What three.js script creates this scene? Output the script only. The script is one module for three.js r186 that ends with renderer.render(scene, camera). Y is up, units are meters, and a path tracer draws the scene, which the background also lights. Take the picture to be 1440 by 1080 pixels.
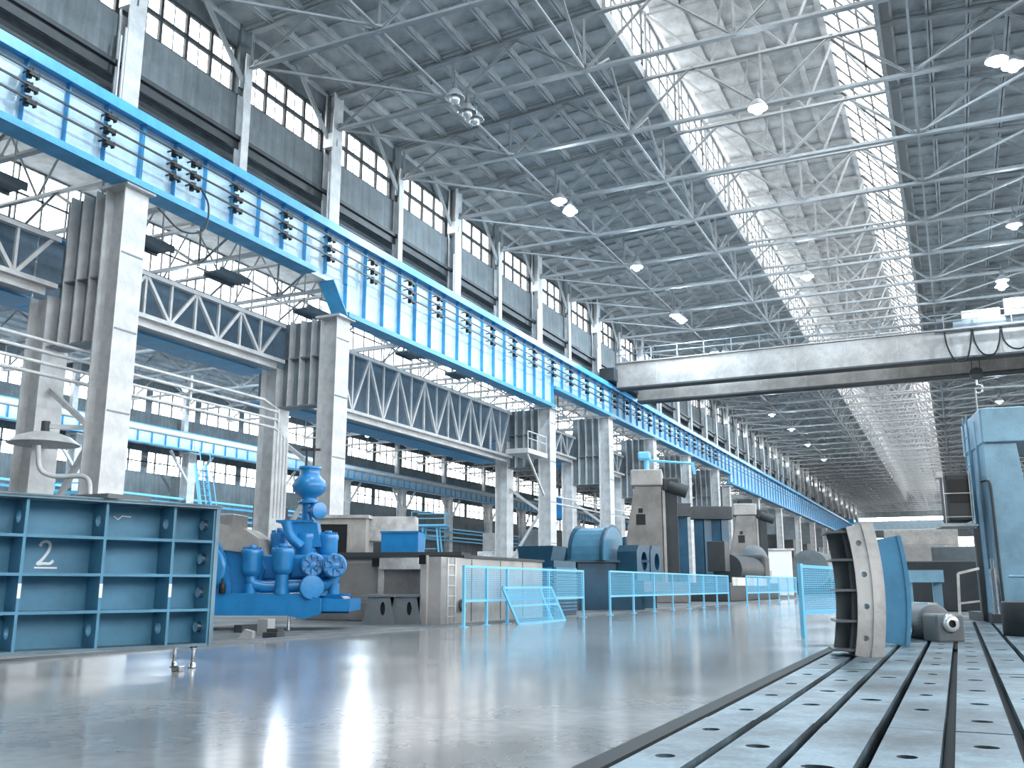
import * as THREE from 'three';
import { mergeGeometries } from 'three/addons/utils/BufferGeometryUtils.js';
import { RoundedBoxGeometry } from 'three/addons/geometries/RoundedBoxGeometry.js';

// ---------- camera, sky, exposure ----------
const scene = new THREE.Scene();
const camera = new THREE.PerspectiveCamera(44.34, 1440 / 1080, 0.1, 600);
camera.position.set(0, 0.75, 0);
camera.lookAt(-0.41168, 0.75 + 0.20958, -0.8869);
scene.background = new THREE.Color(1.0, 0.998, 0.985);          // even overcast sky
scene.backgroundIntensity = 8;
const renderer = new THREE.WebGLRenderer();
renderer.toneMapping = THREE.LinearToneMapping;
renderer.toneMappingExposure = 1.0;
renderer.shadowMap.enabled = true;

// ---------- helpers ----------
const V = (x, y, z) => new THREE.Vector3(x, y, z);
let seed = 7;
const rnd = () => { seed = (seed * 1664525 + 1013904223) % 4294967296; return seed / 4294967296; };
const used = {};
function numbered(name) {
  const n = used[name] = (used[name] ?? -1) + 1;
  return n ? `${name}_${String(n).padStart(3, '0')}` : name;
}
function thing(name, label, category, p = [0, 0, 0], turn = 0, group) {
  const o = new THREE.Group(); o.name = numbered(name); scene.add(o);
  o.position.set(...p); o.rotation.y = turn; o.userData = { label, category };
  if (group) o.userData.group = group;
  return o;
}
function struct(name, label, p = [0, 0, 0]) {
  const o = new THREE.Group(); o.name = numbered(name); scene.add(o); o.position.set(...p);
  o.userData = { kind: 'structure', label, category: name.split('_')[0] };
  return o;
}
function dup(root, p, turn, label) {
  const r = root.clone(); r.name = numbered(root.name.replace(/_\d{3}$/, '')); scene.add(r);
  r.userData = { ...root.userData };
  r.position.set(...p); if (turn !== undefined) r.rotation.y = turn; if (label) r.userData.label = label;
  return r;
}
function norm(g) {
  g = g.index ? g.toNonIndexed() : g;
  const out = new THREE.BufferGeometry();
  out.setAttribute('position', g.attributes.position);
  if (!g.attributes.normal) g.computeVertexNormals();
  out.setAttribute('normal', g.attributes.normal);
  return out;
}
function metreUV(g) {                                         // uv in metres, by the main axis of each face
  const p = g.attributes.position, n = g.attributes.normal, uv = new Float32Array(p.count * 2);
  for (let i = 0; i < p.count; i += 3) {
    let a = 0, b = 0, c = 0;
    for (let k = 0; k < 3; k++) { a += Math.abs(n.getX(i + k)); b += Math.abs(n.getY(i + k)); c += Math.abs(n.getZ(i + k)); }
    for (let k = i; k < i + 3; k++) {
      const x = p.getX(k), y = p.getY(k), z = p.getZ(k);
      const [u, v] = b >= a && b >= c ? [x, z] : a >= c ? [z, y] : [x, y];
      uv[2 * k] = u; uv[2 * k + 1] = v;
    }
  }
  g.setAttribute('uv', new THREE.BufferAttribute(uv, 2));
  return g;
}
const join = (geos) => metreUV(mergeGeometries((Array.isArray(geos) ? geos : [geos]).map(norm)));
function part(name, geos, mat, parent) {
  const g = geos.isBufferGeometry && geos.userData.ready ? geos : join(geos);
  const m = new THREE.Mesh(g, mat); m.name = name; m.castShadow = m.receiveShadow = true;
  parent.add(m); return m;
}
const ready = (geos) => { const g = join(geos); g.userData.ready = true; return g; };
function single(name, geos, mat, label, category, group) {    // a thing of one mesh
  const m = part(numbered(name), geos, mat, scene); m.userData = { label, category }; if (group) m.userData.group = group; return m;
}
const box = (w, h, d, x = 0, y = 0, z = 0) => new THREE.BoxGeometry(w, h, d).translate(x, y, z);
const span = (x0, x1, y0, y1, z0, z1) => box(Math.abs(x1 - x0), Math.abs(y1 - y0), Math.abs(z1 - z0), (x0 + x1) / 2, (y0 + y1) / 2, (z0 + z1) / 2);
const rbox = (w, h, d, x = 0, y = 0, z = 0, r = 0.02) => new RoundedBoxGeometry(w, h, d, 2, r).translate(x, y, z);
const UPV = V(0, 1, 0);
function orient(g, a, b) {
  const d = b.clone().sub(a).normalize(), m = new THREE.Matrix4();
  const up = Math.abs(d.y) > 0.99 ? V(1, 0, 0) : UPV;
  m.lookAt(b, a, up); m.setPosition(a.clone().add(b).multiplyScalar(0.5));
  return g.applyMatrix4(m);
}
const P3 = (p) => Array.isArray(p) ? V(...p) : p;
const bar = (a, b, w, h = w) => { a = P3(a); b = P3(b); return orient(new THREE.BoxGeometry(w, h, a.distanceTo(b)), a, b); };
const rod = (a, b, r, seg = 8, r2 = r) => { a = P3(a); b = P3(b); return orient(new THREE.CylinderGeometry(r2, r, a.distanceTo(b), seg).rotateX(Math.PI / 2), a, b); };
const lathe = (pts, seg = 24) => new THREE.LatheGeometry(pts.map(([r, y]) => new THREE.Vector2(r, y)), seg);
function pipe(pts, r, bend = 0.3, seg = 8) {
  pts = pts.map(P3); const c = new THREE.CurvePath(); let from = pts[0];
  for (let i = 1; i < pts.length - 1; i++) {
    const p = pts[i], a = p.clone().add(from.clone().sub(p).setLength(Math.min(bend, p.distanceTo(from) * 0.5))), b = p.clone().add(pts[i + 1].clone().sub(p).setLength(Math.min(bend, p.distanceTo(pts[i + 1]) * 0.45)));
    c.add(new THREE.LineCurve3(from, a)); c.add(new THREE.QuadraticBezierCurve3(a, p, b)); from = b;
  }
  c.add(new THREE.LineCurve3(from, pts[pts.length - 1]));
  return new THREE.TubeGeometry(c, 10 * pts.length, r, seg);
}
const cable = (pts, r, n = 24) => new THREE.TubeGeometry(new THREE.CatmullRomCurve3(pts.map(P3)), n, r, 6);
function plate(pts, t, holes = []) {                          // outline in x,y extruded along z from -t/2 to t/2
  const s = new THREE.Shape(pts.map(([x, y]) => new THREE.Vector2(x, y)));
  for (const [x, y, r, ry = r] of holes) { const h = new THREE.Path(); h.absellipse(x, y, r, ry, 0, Math.PI * 2, true); s.holes.push(h); }
  return new THREE.ExtrudeGeometry(s, { depth: t, bevelEnabled: false, curveSegments: 14 }).translate(0, 0, -t / 2);
}
const turned = (g, rx, ry, rz, x = 0, y = 0, z = 0) => g.rotateX(rx).rotateY(ry).rotateZ(rz).translate(x, y, z);

const ORD = ['zeroth', 'first', 'second', 'third', 'fourth', 'fifth', 'sixth', 'seventh', 'eighth', 'ninth', 'tenth', 'eleventh', 'twelfth', 'thirteenth', 'fourteenth', 'fifteenth', 'sixteenth', 'seventeenth', 'eighteenth', 'nineteenth', 'twentieth'];
const REF = 'the column behind the ribbed blue frame';
const own = (o, label) => { o.userData.label = label; delete o.userData.group; return o; };

// ---------- textures and materials ----------
function noise(size, per, s0) {                               // tiling value noise, per = cells a side
  const g = new Float32Array(per * per); let s = s0;
  for (let i = 0; i < g.length; i++) { s = (s * 1664525 + 1013904223) % 4294967296; g[i] = s / 4294967296; }
  return (x, y) => {
    const u = x / size * per, v = y / size * per, i = Math.floor(u), j = Math.floor(v), a = u - i, b = v - j;
    const f = a * a * (3 - 2 * a), h = b * b * (3 - 2 * b), q = (m, n) => g[((n % per + per) % per) * per + (m % per + per) % per];
    return (q(i, j) * (1 - f) + q(i + 1, j) * f) * (1 - h) + (q(i, j + 1) * (1 - f) + q(i + 1, j + 1) * f) * h;
  };
}
function tex(size, fn, srgb, rep) {
  const d = new Uint8Array(size * size * 4);
  for (let y = 0; y < size; y++) for (let x = 0; x < size; x++) {
    const c = fn(x, y), k = 4 * (y * size + x), a = Array.isArray(c) ? c : [c, c, c];
    for (let i = 0; i < 3; i++) d[k + i] = Math.max(0, Math.min(255, a[i] * 255)); d[k + 3] = 255;
  }
  const t = new THREE.DataTexture(d, size, size); t.wrapS = t.wrapT = THREE.RepeatWrapping; t.magFilter = THREE.LinearFilter;
  if (srgb) t.colorSpace = THREE.SRGBColorSpace; t.repeat.set(rep, rep); t.needsUpdate = true; return t;
}
const S = 512, n4 = noise(S, 4, 11), n9 = noise(S, 9, 5), n24 = noise(S, 24, 3), n64 = noise(S, 64, 9), n170 = noise(S, 170, 21);
const fbm = (x, y) => 0.4 * n4(x, y) + 0.25 * n9(x, y) + 0.18 * n24(x, y) + 0.1 * n64(x, y) + 0.07 * n170(x, y);
const stain = (lo, rep) => tex(S, (x, y) => lo + (1 - lo) * Math.min(1, 0.15 + 1.35 * fbm(x, y)), true, rep);
const streak = (lo, rep) => tex(S, (x, y) => { const s = 0.14 * n64(x, y * 0.05) + 0.26 * n24(x, y * 0.1) + 0.6 * fbm(x, y); return lo + (1 - lo) * Math.min(1, 0.2 + 1.2 * s); }, true, rep);
const floorTex = tex(S, (x, y) => { const f = fbm(x, y), g = 0.5 * n9(y, x) + 0.5 * n24(y, x), v = 0.76 + 0.26 * (f - 0.5) + 0.16 * (g - 0.5) + 0.05 * (n170(x, y) - 0.5); return [v * 0.985, v, v * 1.01]; }, true, 1 / 9);
const floorRough = tex(S, (x, y) => 0.115 + 0.045 * n9(x + 90, y) + 0.025 * n64(x, y), false, 1 / 7);
const grimy = tex(S, (x, y) => { const f = fbm(x, y), p = n24(y, x) * n9(x, y), v = 0.95 - 0.55 * Math.max(0, 0.62 - f) * 2 - 0.35 * Math.max(0, p - 0.35) + 0.1 * (n170(x, y) - 0.5); return [v * 0.97, v, v * 1.02]; }, true, 1 / 2.6);
const worn = stain(0.72, 1 / 3), dirty = stain(0.45, 1 / 4), streaky = streak(0.55, 1 / 5), smudge = stain(0.82, 1 / 1.6);
const grainBump = tex(S, (x, y) => 0.5 * n64(x, y) + 0.5 * n170(x, y), false, 1 / 1.2);
const mat = (color, roughness = 0.55, map = null, metalness = 0, more = {}) => new THREE.MeshPhysicalMaterial({ color, roughness, metalness, map, ...more });
const M = {
  floor: mat(0xc2c3c3, 1, floorTex, 0, { roughnessMap: floorRough, specularIntensity: 1, ior: 1.6 }),
  oldFloor: mat(0x6d7376, 0.75, dirty),
  plate: mat(0x778b95, 0.45, grimy, 0.2),
  slot: mat(0x1b2226, 0.7),
  wall: mat(0x747d81, 0.8, streaky),
  slab: mat(0xc2c7ca, 0.85, worn),
  roofing: mat(0xe2e4e5, 0.9),
  asphalt: mat(0x6f7376, 0.95, dirty),
  steel: mat(0xa5aaad, 0.5, smudge),
  column: mat(0xcfd1d2, 0.45, smudge),
  columnDark: mat(0x848f96, 0.5, smudge),
  darkSteel: mat(0x3c4246, 0.55, worn),
  midSteel: mat(0x6e777c, 0.5, worn),
  girder: mat(0xbfdcec, 0.38, smudge),
  girderTrim: mat(0x4da9de, 0.4, smudge),
  cyan: mat(0x7acbef, 0.4),
  pump: mat(0x1f84c6, 0.32, smudge, 0, { clearcoat: 0.4, clearcoatRoughness: 0.25 }),
  frameBlue: mat(0x4f8bab, 0.45, worn),
  frameEdge: mat(0x7393a5, 0.5, dirty),
  navy: mat(0x22546f, 0.4, worn),
  portal: mat(0x86b2ca, 0.35, worn),
  shellBlue: mat(0x5f9dc4, 0.2, smudge),
  machine: mat(0x8f8b88, 0.45, worn),
  machineLight: mat(0xb9b6b2, 0.45, worn),
  rearBlue: mat(0x60788a, 0.5, worn),
  black: mat(0x101416, 0.5),
  rubber: mat(0x15181a, 0.8),
  castWhite: mat(0xdedddb, 0.4, dirty),
  bright: mat(0xdfe1e2, 0.25, null, 0.6),
  chrome: mat(0xc8ccd0, 0.22, null, 1),
  crane: mat(0xa39f9b, 0.4, worn),
  white: mat(0xeceeee, 0.5),
  tarp: mat(0x9c9a96, 0.7, worn),
  chalk: mat(0xdfe6e8, 0.9),
  glass: new THREE.MeshPhysicalMaterial({ color: 0xffffff, roughness: 0, transmission: 1, thickness: 0, ior: 1.45 }),
  bulb: new THREE.MeshStandardMaterial({ color: 0xffffff, emissive: 0xbfe6ff, emissiveIntensity: 20 }),
};
// ---------- dimensions (metres; the hall runs along -z, floor at y = 0) ----------
const XC = -6.1, XG = -24, BACK = 24, FAR = -300, BAY = 6.05, Z0 = -21.65;
const deckY = (x) => 23.85 + (18.6 - Math.abs(x - XC)) * 0.07;
const COL = [9.55, 21.65, 33.75, 58.2, 70.3, 82.5, 95, 108, 114, 132.5, 151, 170, 188.5, 207, 225.5, 244, 262.5, 281].map((z) => -z);
const TRUSS = []; for (let k = -6; k <= 45; k++) TRUSS.push(Z0 - k * BAY);

// ---------- floor, walls ----------
const floor = struct('floor', 'polished pale grey concrete floor of the aisle');
part('polished_aisle', span(-8.9, -1.5, -0.4, 0, FAR, BACK), M.floor, floor);
part('old_slab', [span(-63, -8.9, -0.4, 0.015, FAR, BACK)], M.oldFloor, floor);
part('right_slab', span(4.6, 13.2, -0.4, 0, FAR, BACK), M.oldFloor, floor);
part('right_slab', span(-1.5, 4.6, -0.4, 0, FAR, -23), M.oldFloor, floor);
part('right_slab', span(-1.5, 4.6, -0.4, -0.3, -23, BACK), M.slot, floor);
part('outside_ground', [span(13.4, 160, -0.6, -0.4, 60, -340), span(-220, -63.5, -0.6, -0.4, 60, -340)], M.asphalt, floor);
part('edge_strip', span(-8.98, -8.8, -0.01, 0.03, -60, 4), M.midSteel, floor);

{ // T-slot floor plate: steel strips with round pockets, slots between them
  const t = struct('floor_plate', 'blue grey steel floor plate with T-slots and round pockets');
  t.name = 'trim_1';
  const W = 0.322, L0 = 3.8, n = 19;
  for (let i = 0; i < n; i++) {
    const w = W - 0.058, holes = [];
    const pieces = [[2.2, -5.6], [-5.6, -9.3], [-9.3, -14.6], [-14.6, -22.9]];
    for (const [za, zb] of pieces) {
      const len = za - zb, hs = [];
      for (let z = 0.45 + (i % 2) * 0.42; z < len - 0.2; z += 0.86) hs.push([0, z, 0.045 + 0.012 * ((i + Math.round(z * 7)) % 3), 0.05]);
      const g = plate([[-w / 2, 0.006], [w / 2, 0.006], [w / 2, len - 0.006], [-w / 2, len - 0.006]], 0.08, i % 3 === 2 ? hs.filter((_, k) => k % 2) : hs);
      g.rotateX(-Math.PI / 2).translate(-1.5 + 0.1 + W * (i + 0.5), -0.018 - 0.006 * rnd(), za);
      part('plate_strip', g, M.plate, t);
    }
    part('slot_bed', span(-1.4 + W * i, -1.4 + W * (i + 1), -0.14, -0.09, 2.2, -22.9), M.slot, t);
  }
  part('edge_angle', span(-1.53, -1.42, -0.1, 0.012, 2.2, -22.9), M.slot, t);
}

function wallPanels(parent, x, y0, y1, za, zb, step, m, t = 0.3) {
  const g = ready(box(t, y1 - y0 - 0.03, step - 0.03));
  for (let z = za; z > zb + 0.1; z -= step) { const p = part('wall_panel', g, m, parent); p.position.set(x, (y0 + y1) / 2, z - step / 2); }
}
const wallL = struct('wall_left', 'stained grey concrete clerestory wall above the crane girder');
wallPanels(wallL, -25.45, 18.72, 20.62, TRUSS[0], -156, BAY, M.wall);
part('wall_panel', span(-25.6, -25.3, 18.72, 20.62, -157, FAR), M.wall, wallL);
part('lintel', span(-25.6, -25.3, 22.75, 24.5, BACK, FAR), M.wall, wallL);
part('ledge_beam', [span(-25.75, -25.05, 18.55, 18.72, BACK, FAR), span(-25.3, -25.2, 18.2, 18.55, BACK, FAR)], M.darkSteel, wallL);
part('ledge_beam', [span(-26.1, -25.5, 17.72, 17.84, BACK, FAR)], M.darkSteel, wallL);
part('ledge_beam', [span(-26.4, -25.8, 17.2, 17.32, BACK, FAR), span(-25.9, -25.8, 16.9, 17.2, BACK, FAR)], M.midSteel, wallL);
const wallR = struct('wall_right', 'grey concrete side wall beyond the right crane runway');
part('wall_panel', span(13, 13.4, 0, 4.5, BACK, FAR), M.wall, wallR);
part('wall_panel', span(13, 13.4, 12.5, 18.7, BACK, FAR), M.wall, wallR);
part('wall_panel', span(13, 13.4, 22.75, 24.5, BACK, FAR), M.wall, wallR);
part('wall_panel', span(13, 13.4, 18.7, 20.62, BACK, FAR), M.wall, wallR);
{ const w = struct('window_1', 'tall window bands in the right side wall');
  part('pane', span(13.2, 13.21, 20.62, 22.75, BACK, FAR), M.glass, w); part('pane', span(13.2, 13.21, 4.5, 12.5, BACK, FAR), M.glass, w);
  const g = []; for (let z = BACK; z > FAR; z -= 3) g.push(span(13.15, 13.28, 20.62, 22.75, z, z - 0.12), span(13.15, 13.28, 4.5, 12.5, z, z - 0.14)); for (const y of [4.5, 6.5, 8.5, 10.5, 12.4]) g.push(span(13.15, 13.28, y, y + 0.1, BACK, FAR)); g.push(span(13.15, 13.28, 21.6, 21.72, BACK, FAR));
  part('window_frame', g, M.darkSteel, w); }
const wallB = struct('wall_back', 'plain concrete end wall behind the viewer');
part('wall_panel', span(-63.5, 13.4, -0.4, 29, BACK, BACK + 0.4), M.wall, wallB);
const wallF = struct('wall_front', 'distant pale end wall of the hall with bright window strips');
part('wall_panel', span(-63.5, 13.4, -0.4, 8.5, FAR - 0.4, FAR), M.wall, wallF);
part('wall_panel', span(-63.5, -25.5, 8.5, 29, FAR - 0.4, FAR), M.wall, wallF);
part('wall_panel', span(-25.5, 13.4, 14.5, 17, FAR - 0.4, FAR), M.wall, wallF);
part('wall_panel', span(-25.5, 13.4, 20.5, 29, FAR - 0.4, FAR), M.wall, wallF);
{ const w = struct('window_2', 'bright window strips in the distant end wall');
  part('pane', span(-25.5, 13.4, 8.5, 14.5, FAR - 0.25, FAR - 0.24), M.glass, w);
  part('pane', span(-25.5, 13.4, 17, 20.5, FAR - 0.25, FAR - 0.24), M.glass, w);
  const g = []; for (let x = -25; x < 13; x += 2) g.push(span(x, x + 0.1, 8.5, 20.5, FAR - 0.3, FAR - 0.2));
  part('window_frame', g, M.midSteel, w); }

// outer wall of the side hall: lower wall, window band, parapet, upper windows
const wallS = struct('wall_outer', 'pale outer wall of the side hall behind its crane runway');
wallPanels(wallS, -63.2, 0, 7.2, 0, -156, 12.1, M.wall);
wallPanels(wallS, -63.2, 7.2, 10.4, 0, -156, 12.1, M.wall);
part('wall_panel', [span(-63.4, -63, 0, 7.2, BACK, 0), span(-63.4, -63, 7.2, 10.4, BACK, 0), span(-63.4, -63, 0, 7.2, -157.4, FAR), span(-63.4, -63, 7.2, 10.4, -157.4, FAR)], M.wall, wallS);
part('wall_panel', span(-63.4, -63, 12.2, 15.6, BACK, FAR), M.wall, wallS);
part('wall_panel', span(-63.4, -63, 17.8, 20, BACK, FAR), M.wall, wallS);
{ const w = struct('window_3', 'bright window bands in the outer wall of the side hall');
  for (const [a, b] of [[10.4, 12.2], [15.6, 17.8]]) part('pane', span(-63.21, -63.2, a, b, BACK, FAR), M.glass, w);
  for (const [a, b] of [[10.4, 12.2], [15.6, 17.8]]) { const g = []; for (let z = BACK; z > FAR; z -= 1.5) g.push(span(-63.25, -63.15, a, b, z, z - (Math.round(z / 1.5) % 4 ? 0.14 : 0.7))); g.push(span(-63.25, -63.15, (a + b) / 2 - 0.05, (a + b) / 2 + 0.05, BACK, FAR)); part('window_frame', g, M.midSteel, w); } }

// ---------- clerestory windows, one per bay ----------
{
  const H0 = 20.62, H1 = 22.75, L = BAY - 0.75;
  const pane = ready(box(0.012, (H1 - H0) / 2 - 0.16, L / 4 - 0.14)), frame = [];
  for (let i = 0; i <= 4; i++) frame.push(box(0.12, H1 - H0, i % 4 ? 0.14 : 0.1, 0, 0, -L / 2 + L / 4 * i));
  for (const y of [-1, 0, 1]) frame.push(box(0.12, y ? 0.1 : 0.17, L, 0, y * ((H1 - H0) / 2 - 0.05), 0));
  const fr = ready(frame), thin = []; for (let i = 0; i < 4; i++) thin.push(box(0.04, H1 - H0, 0.035, 0, 0, -L / 2 + L / 4 * (i + 0.5))); const th = ready(thin);
  for (let k = 0; k < 24; k++) {
    const w = struct(`window_${k + 4}`, 'small-paned clerestory window above the crane girder', [-25.45, (H0 + H1) / 2, TRUSS[3] - BAY * k - BAY / 2]);
    part('window_frame', fr, M.darkSteel, w); part('glazing_bar', th, M.midSteel, w);
    for (let r = 0; r < 2; r++) for (let c = 0; c < 4; c++) part('pane', pane, M.glass, w).position.set(0, (r - 0.5) * (H1 - H0) / 2, -L / 2 + L / 4 * (c + 0.5));
  }
  const zf = TRUSS[3] - BAY * 24, w = struct('window_28', 'far run of small-paned clerestory windows');
  part('pane', span(-25.46, -25.45, H0, H1, zf, FAR), M.glass, w); const g = [span(-25.5, -25.4, 21.6, 21.75, zf, FAR)];
  for (let z = zf; z > FAR; z -= 1.5) g.push(span(-25.5, -25.4, H0, H1, z, z - 0.13)); part('window_frame', g, M.darkSteel, w);
  const post = ready(box(0.5, 3.2, 0.62)); for (let k = 0; k < 48; k++) if (TRUSS[k + 1] !== undefined) { const p = part('wall_post', post, M.wall, wallL); p.position.set(-25.42, 22.2, TRUSS[k + 1]); }
  part('wall_panel', span(-25.5, -25.3, H0, H1, BACK, TRUSS[3]), M.wall, wallL);
}

// ---------- roof ----------
const ceiling = struct('ceiling', 'dark ribbed concrete roof slabs over the hall');
{
  const sl = Math.atan(0.07), w = 1.53;
  const slabGeo = (a) => ready([box(w - 0.03, 0.06, BAY - 0.03, 0, 0.03, 0), box(0.1, 0.3, BAY - 0.03, -w / 2 + 0.07, -0.14, 0), box(0.1, 0.3, BAY - 0.03, w / 2 - 0.07, -0.14, 0),
    ...[-2, -1, 0, 1, 2].map((k) => box(w - 0.25, 0.1, 0.08, 0, -0.04, k * 1.4)), box(w - 0.25, 0.22, 0.1, 0, -0.1, BAY / 2 - 0.08), box(w - 0.25, 0.22, 0.1, 0, -0.1, -BAY / 2 + 0.08)].map((g) => g.rotateZ(a)));
  const gl = slabGeo(sl), gr = slabGeo(-sl), gf = ready([box(w - 0.03, 0.06, BAY - 0.03, 0, 0.03, 0), box(0.3, 0.16, BAY - 0.03, w / 2 - 0.16, -0.07, 0), box(w - 0.03, 0.2, 0.28, 0, -0.1, BAY / 2 - 0.17), box(w - 0.03, 0.1, 0.2, 0, -0.04, 0)]), far = [], farLight = [];
  TRUSS.forEach((z, k) => {
    if (k > TRUSS.length - 2) return;
    const zc = z - BAY / 2, near = z < -8 && z > -105;
    for (let j = 0; j < 9; j++) for (const s of [-1, 1]) {
      const x = s < 0 ? -25.4 + w * (j + 0.5) : 13.2 - w * (j + 0.5), g = s < 0 ? gl : gr;
      if (near) part('roof_slab', g, M.slab, ceiling).position.set(x, deckY(x), zc); else far.push(g.clone().translate(x, deckY(x), zc));
    }
    for (let j = 0; j < 5; j++) { const x = -10.9 + w * (j + 0.5) - 0.3; if (near) part('lantern_slab', gf, M.slab, ceiling).position.set(x, 28.1, zc); else farLight.push(gf.clone().translate(x, 28.1, zc)); }
  });
  part('roof_slabs', far, M.slab, ceiling).userData.kind = 'stuff';
  part('lantern_slabs', farLight, M.slab, ceiling).userData.kind = 'stuff';
  const zA = BACK + 0.4, zB = FAR - 0.4;
  part('roofing', [span(-25.7, -11.6, 24.95, 25.1, zA, zB), span(-1, 13.5, 24.95, 25.1, zA, zB), span(-11.9, -3.4, 28.25, 28.45, zA, zB)], M.roofing, ceiling);
  part('lantern_kerb', [span(-11.75, -11.5, 24.45, 24.95, zA, zB)], M.slab, ceiling);
  part('lantern_kerb', [span(-1.15, -0.95, 24.1, 24.95, zA, zB)], M.slab, ceiling);
  part('gable', [span(-11.8, -1, 24, 28.3, BACK, zA), span(-11.8, -1, 24, 28.3, zB, FAR)], M.wall, ceiling);
  // side hall roof, lower
  const s1 = [span(-63.5, -63, 18.4, 19.9, zA, zB), span(-32.4, -25.3, 18.62, 18.8, zA, zB), span(-63.5, -41.6, 18.62, 18.8, zA, zB), span(-41.9, -32.1, 21.9, 22.05, zA, zB)];
  for (let x = -26; x > -63; x -= 1.5) if (x > -32.3 || x < -41.7) s1.push(span(x, x - 0.12, 18.36, 18.62, zA, zB));
  part('side_hall_roof', s1, M.slab, ceiling);
}
function lanternGlazing(name, label, x0, y0, x1, y1, nearBays, m) {
  const w = struct(name, label), len = Math.hypot(x1 - x0, y1 - y0), a = Math.atan2(x1 - x0, y1 - y0);
  const put = (o, z) => { o.position.set((x0 + x1) / 2, (y0 + y1) / 2, z); o.rotation.z = -a; return o; };
  const pane = ready(box(0.012, len / 3 - 0.05, BAY / 4 - 0.05));
  const fr = []; for (let i = 0; i < 5; i++) fr.push(box(0.08, len, i % 4 ? 0.06 : 0.16, 0, 0, -BAY / 2 + BAY / 4 * i)); for (let i = 0; i < 4; i++) fr.push(box(0.08, 0.07, BAY, 0, -len / 2 + len / 3 * i, 0));
  const frame = ready(fr);
  TRUSS.forEach((z, k) => {
    if (k === TRUSS.length - 1) return;
    put(part('glazing_frame', frame, m, w), z - BAY / 2);
    const near = z < -18 && z > -18 - BAY * nearBays;
    if (!near) { put(part('pane', ready(box(0.012, len, BAY)), M.glass, w), z - BAY / 2); return; }
    for (let r = 0; r < 3; r++) for (let c = 0; c < 4; c++) { const dz = -BAY / 2 + BAY / 4 * (c + 0.5), dy = -len / 2 + len / 3 * (r + 0.5); const p = part('pane', pane, M.glass, w); p.position.set((x0 + x1) / 2 + Math.sin(a) * dy, (y0 + y1) / 2 + Math.cos(a) * dy, z - BAY / 2 + dz); p.rotation.z = -a; }
  });
}
lanternGlazing('window_29', 'upright glazing along the left edge of the roof lantern', -11.6, 24.95, -11.6, 28.2, 12, M.midSteel);
lanternGlazing('window_30', 'sloping glazing along the right edge of the roof lantern', -1.05, 24.95, -3.75, 28.2, 12, M.darkSteel);
for (const [x, n, t] of [[-32.3, 31, 'near'], [-41.7, 32, 'far']]) {
  const w = struct(`window_${n}`, `lantern glazing over the side hall, ${t} side`), g = [];
  part('pane', span(x, x + 0.01, 18.8, 21.9, BACK, FAR), M.glass, w);
  for (let z = BACK; z > FAR; z -= 1.5) g.push(span(x - 0.05, x + 0.05, 18.8, 21.9, z, z - 0.08)); for (const y of [18.8, 20.3, 21.8]) g.push(span(x - 0.05, x + 0.05, y, y + 0.1, BACK, FAR));
  part('window_frame', g, M.midSteel, w);
}

// ---------- roof trusses ----------
function addTruss(t, xc, half, lo, top, lantern, m, detail) {
  const sides = [-1, 1], P = half / 3, chord = (a, b, w, h) => [bar(a, b, w, 0.05), bar([a[0], a[1] + h / 2, a[2]], [b[0], b[1] + h / 2, b[2]], 0.06, h)];
  const put = (name, g) => detail ? part(name, g, m, t) : t.userData.web.push(...(Array.isArray(g) ? g : [g]));
  if (!detail) t.userData.web = [];
  part('bottom_chord', chord([xc - half, lo, 0], [xc + half, lo, 0], 0.26, 0.16), m, t);
  for (const s of sides) part('top_chord', chord([xc + s * half, top(xc + s * half), 0], [xc + s * 5.2, top(xc + s * 5.2), 0], 0.26, 0.16), m, t);
  part('top_chord', chord([xc - 5.2, top(xc - 5.2), 0], [xc + 5.2, top(xc + 5.2), 0], 0.22, 0.14), m, t);
  const web = (a, b, w = 0.12) => put('web_member', [bar(a, b, w, 0.03), bar(a, b, 0.03, w)]);
  for (let k = -3; k <= 3; k++) {
    const x = xc + k * P; web([x, lo, 0], [x, top(x), 0], 0.13);
    for (const s of sides) { const xm = x + s * P / 2; if (Math.abs(xm - xc) < half) web([x, lo, 0], [xm, top(xm), 0], 0.15); }
    if (detail) part('gusset_plate', box(0.6, 0.34, 0.03, x, lo + 0.16, 0), m, t);
  }
  if (Array.isArray(lantern)) {
    const [l0, l1, yt] = lantern, a = top(0), n = 4, w = (l1 - l0) / n; web([l0, a, 0], [l0, yt, 0]); web([l1, a, 0], [l1, yt, 0]); web([l0, yt, 0], [l1, yt, 0]);
    for (let k = 0; k < n; k++) web([l0 + k * w, k % 2 ? yt : a, 0], [l0 + (k + 1) * w, k % 2 ? a : yt, 0]);
  } else if (lantern) {
    const yt = lantern, a = top(xc - 5.2);
    for (const [p, q] of [[[xc - 5.3, a, 0], [xc - 5.3, yt, 0]], [[xc + 4.9, a, 0], [xc + 2.7, yt, 0]], [[xc - 5.3, yt - 0.15, 0], [xc + 2.7, yt - 0.15, 0]], [[xc - 2.2, a, 0], [xc - 5.2, yt - 0.2, 0]], [[xc - 2.2, a, 0], [xc - 1.5, yt - 0.2, 0]], [[xc + 1.2, a, 0], [xc - 1.5, yt - 0.2, 0]], [[xc + 1.2, a, 0], [xc + 2.7, yt - 0.2, 0]]]) web(p, q, 0.13);
  }
  if (!detail) { const g = t.userData.web; delete t.userData.web; part('web', g, m, t); }
}
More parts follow.
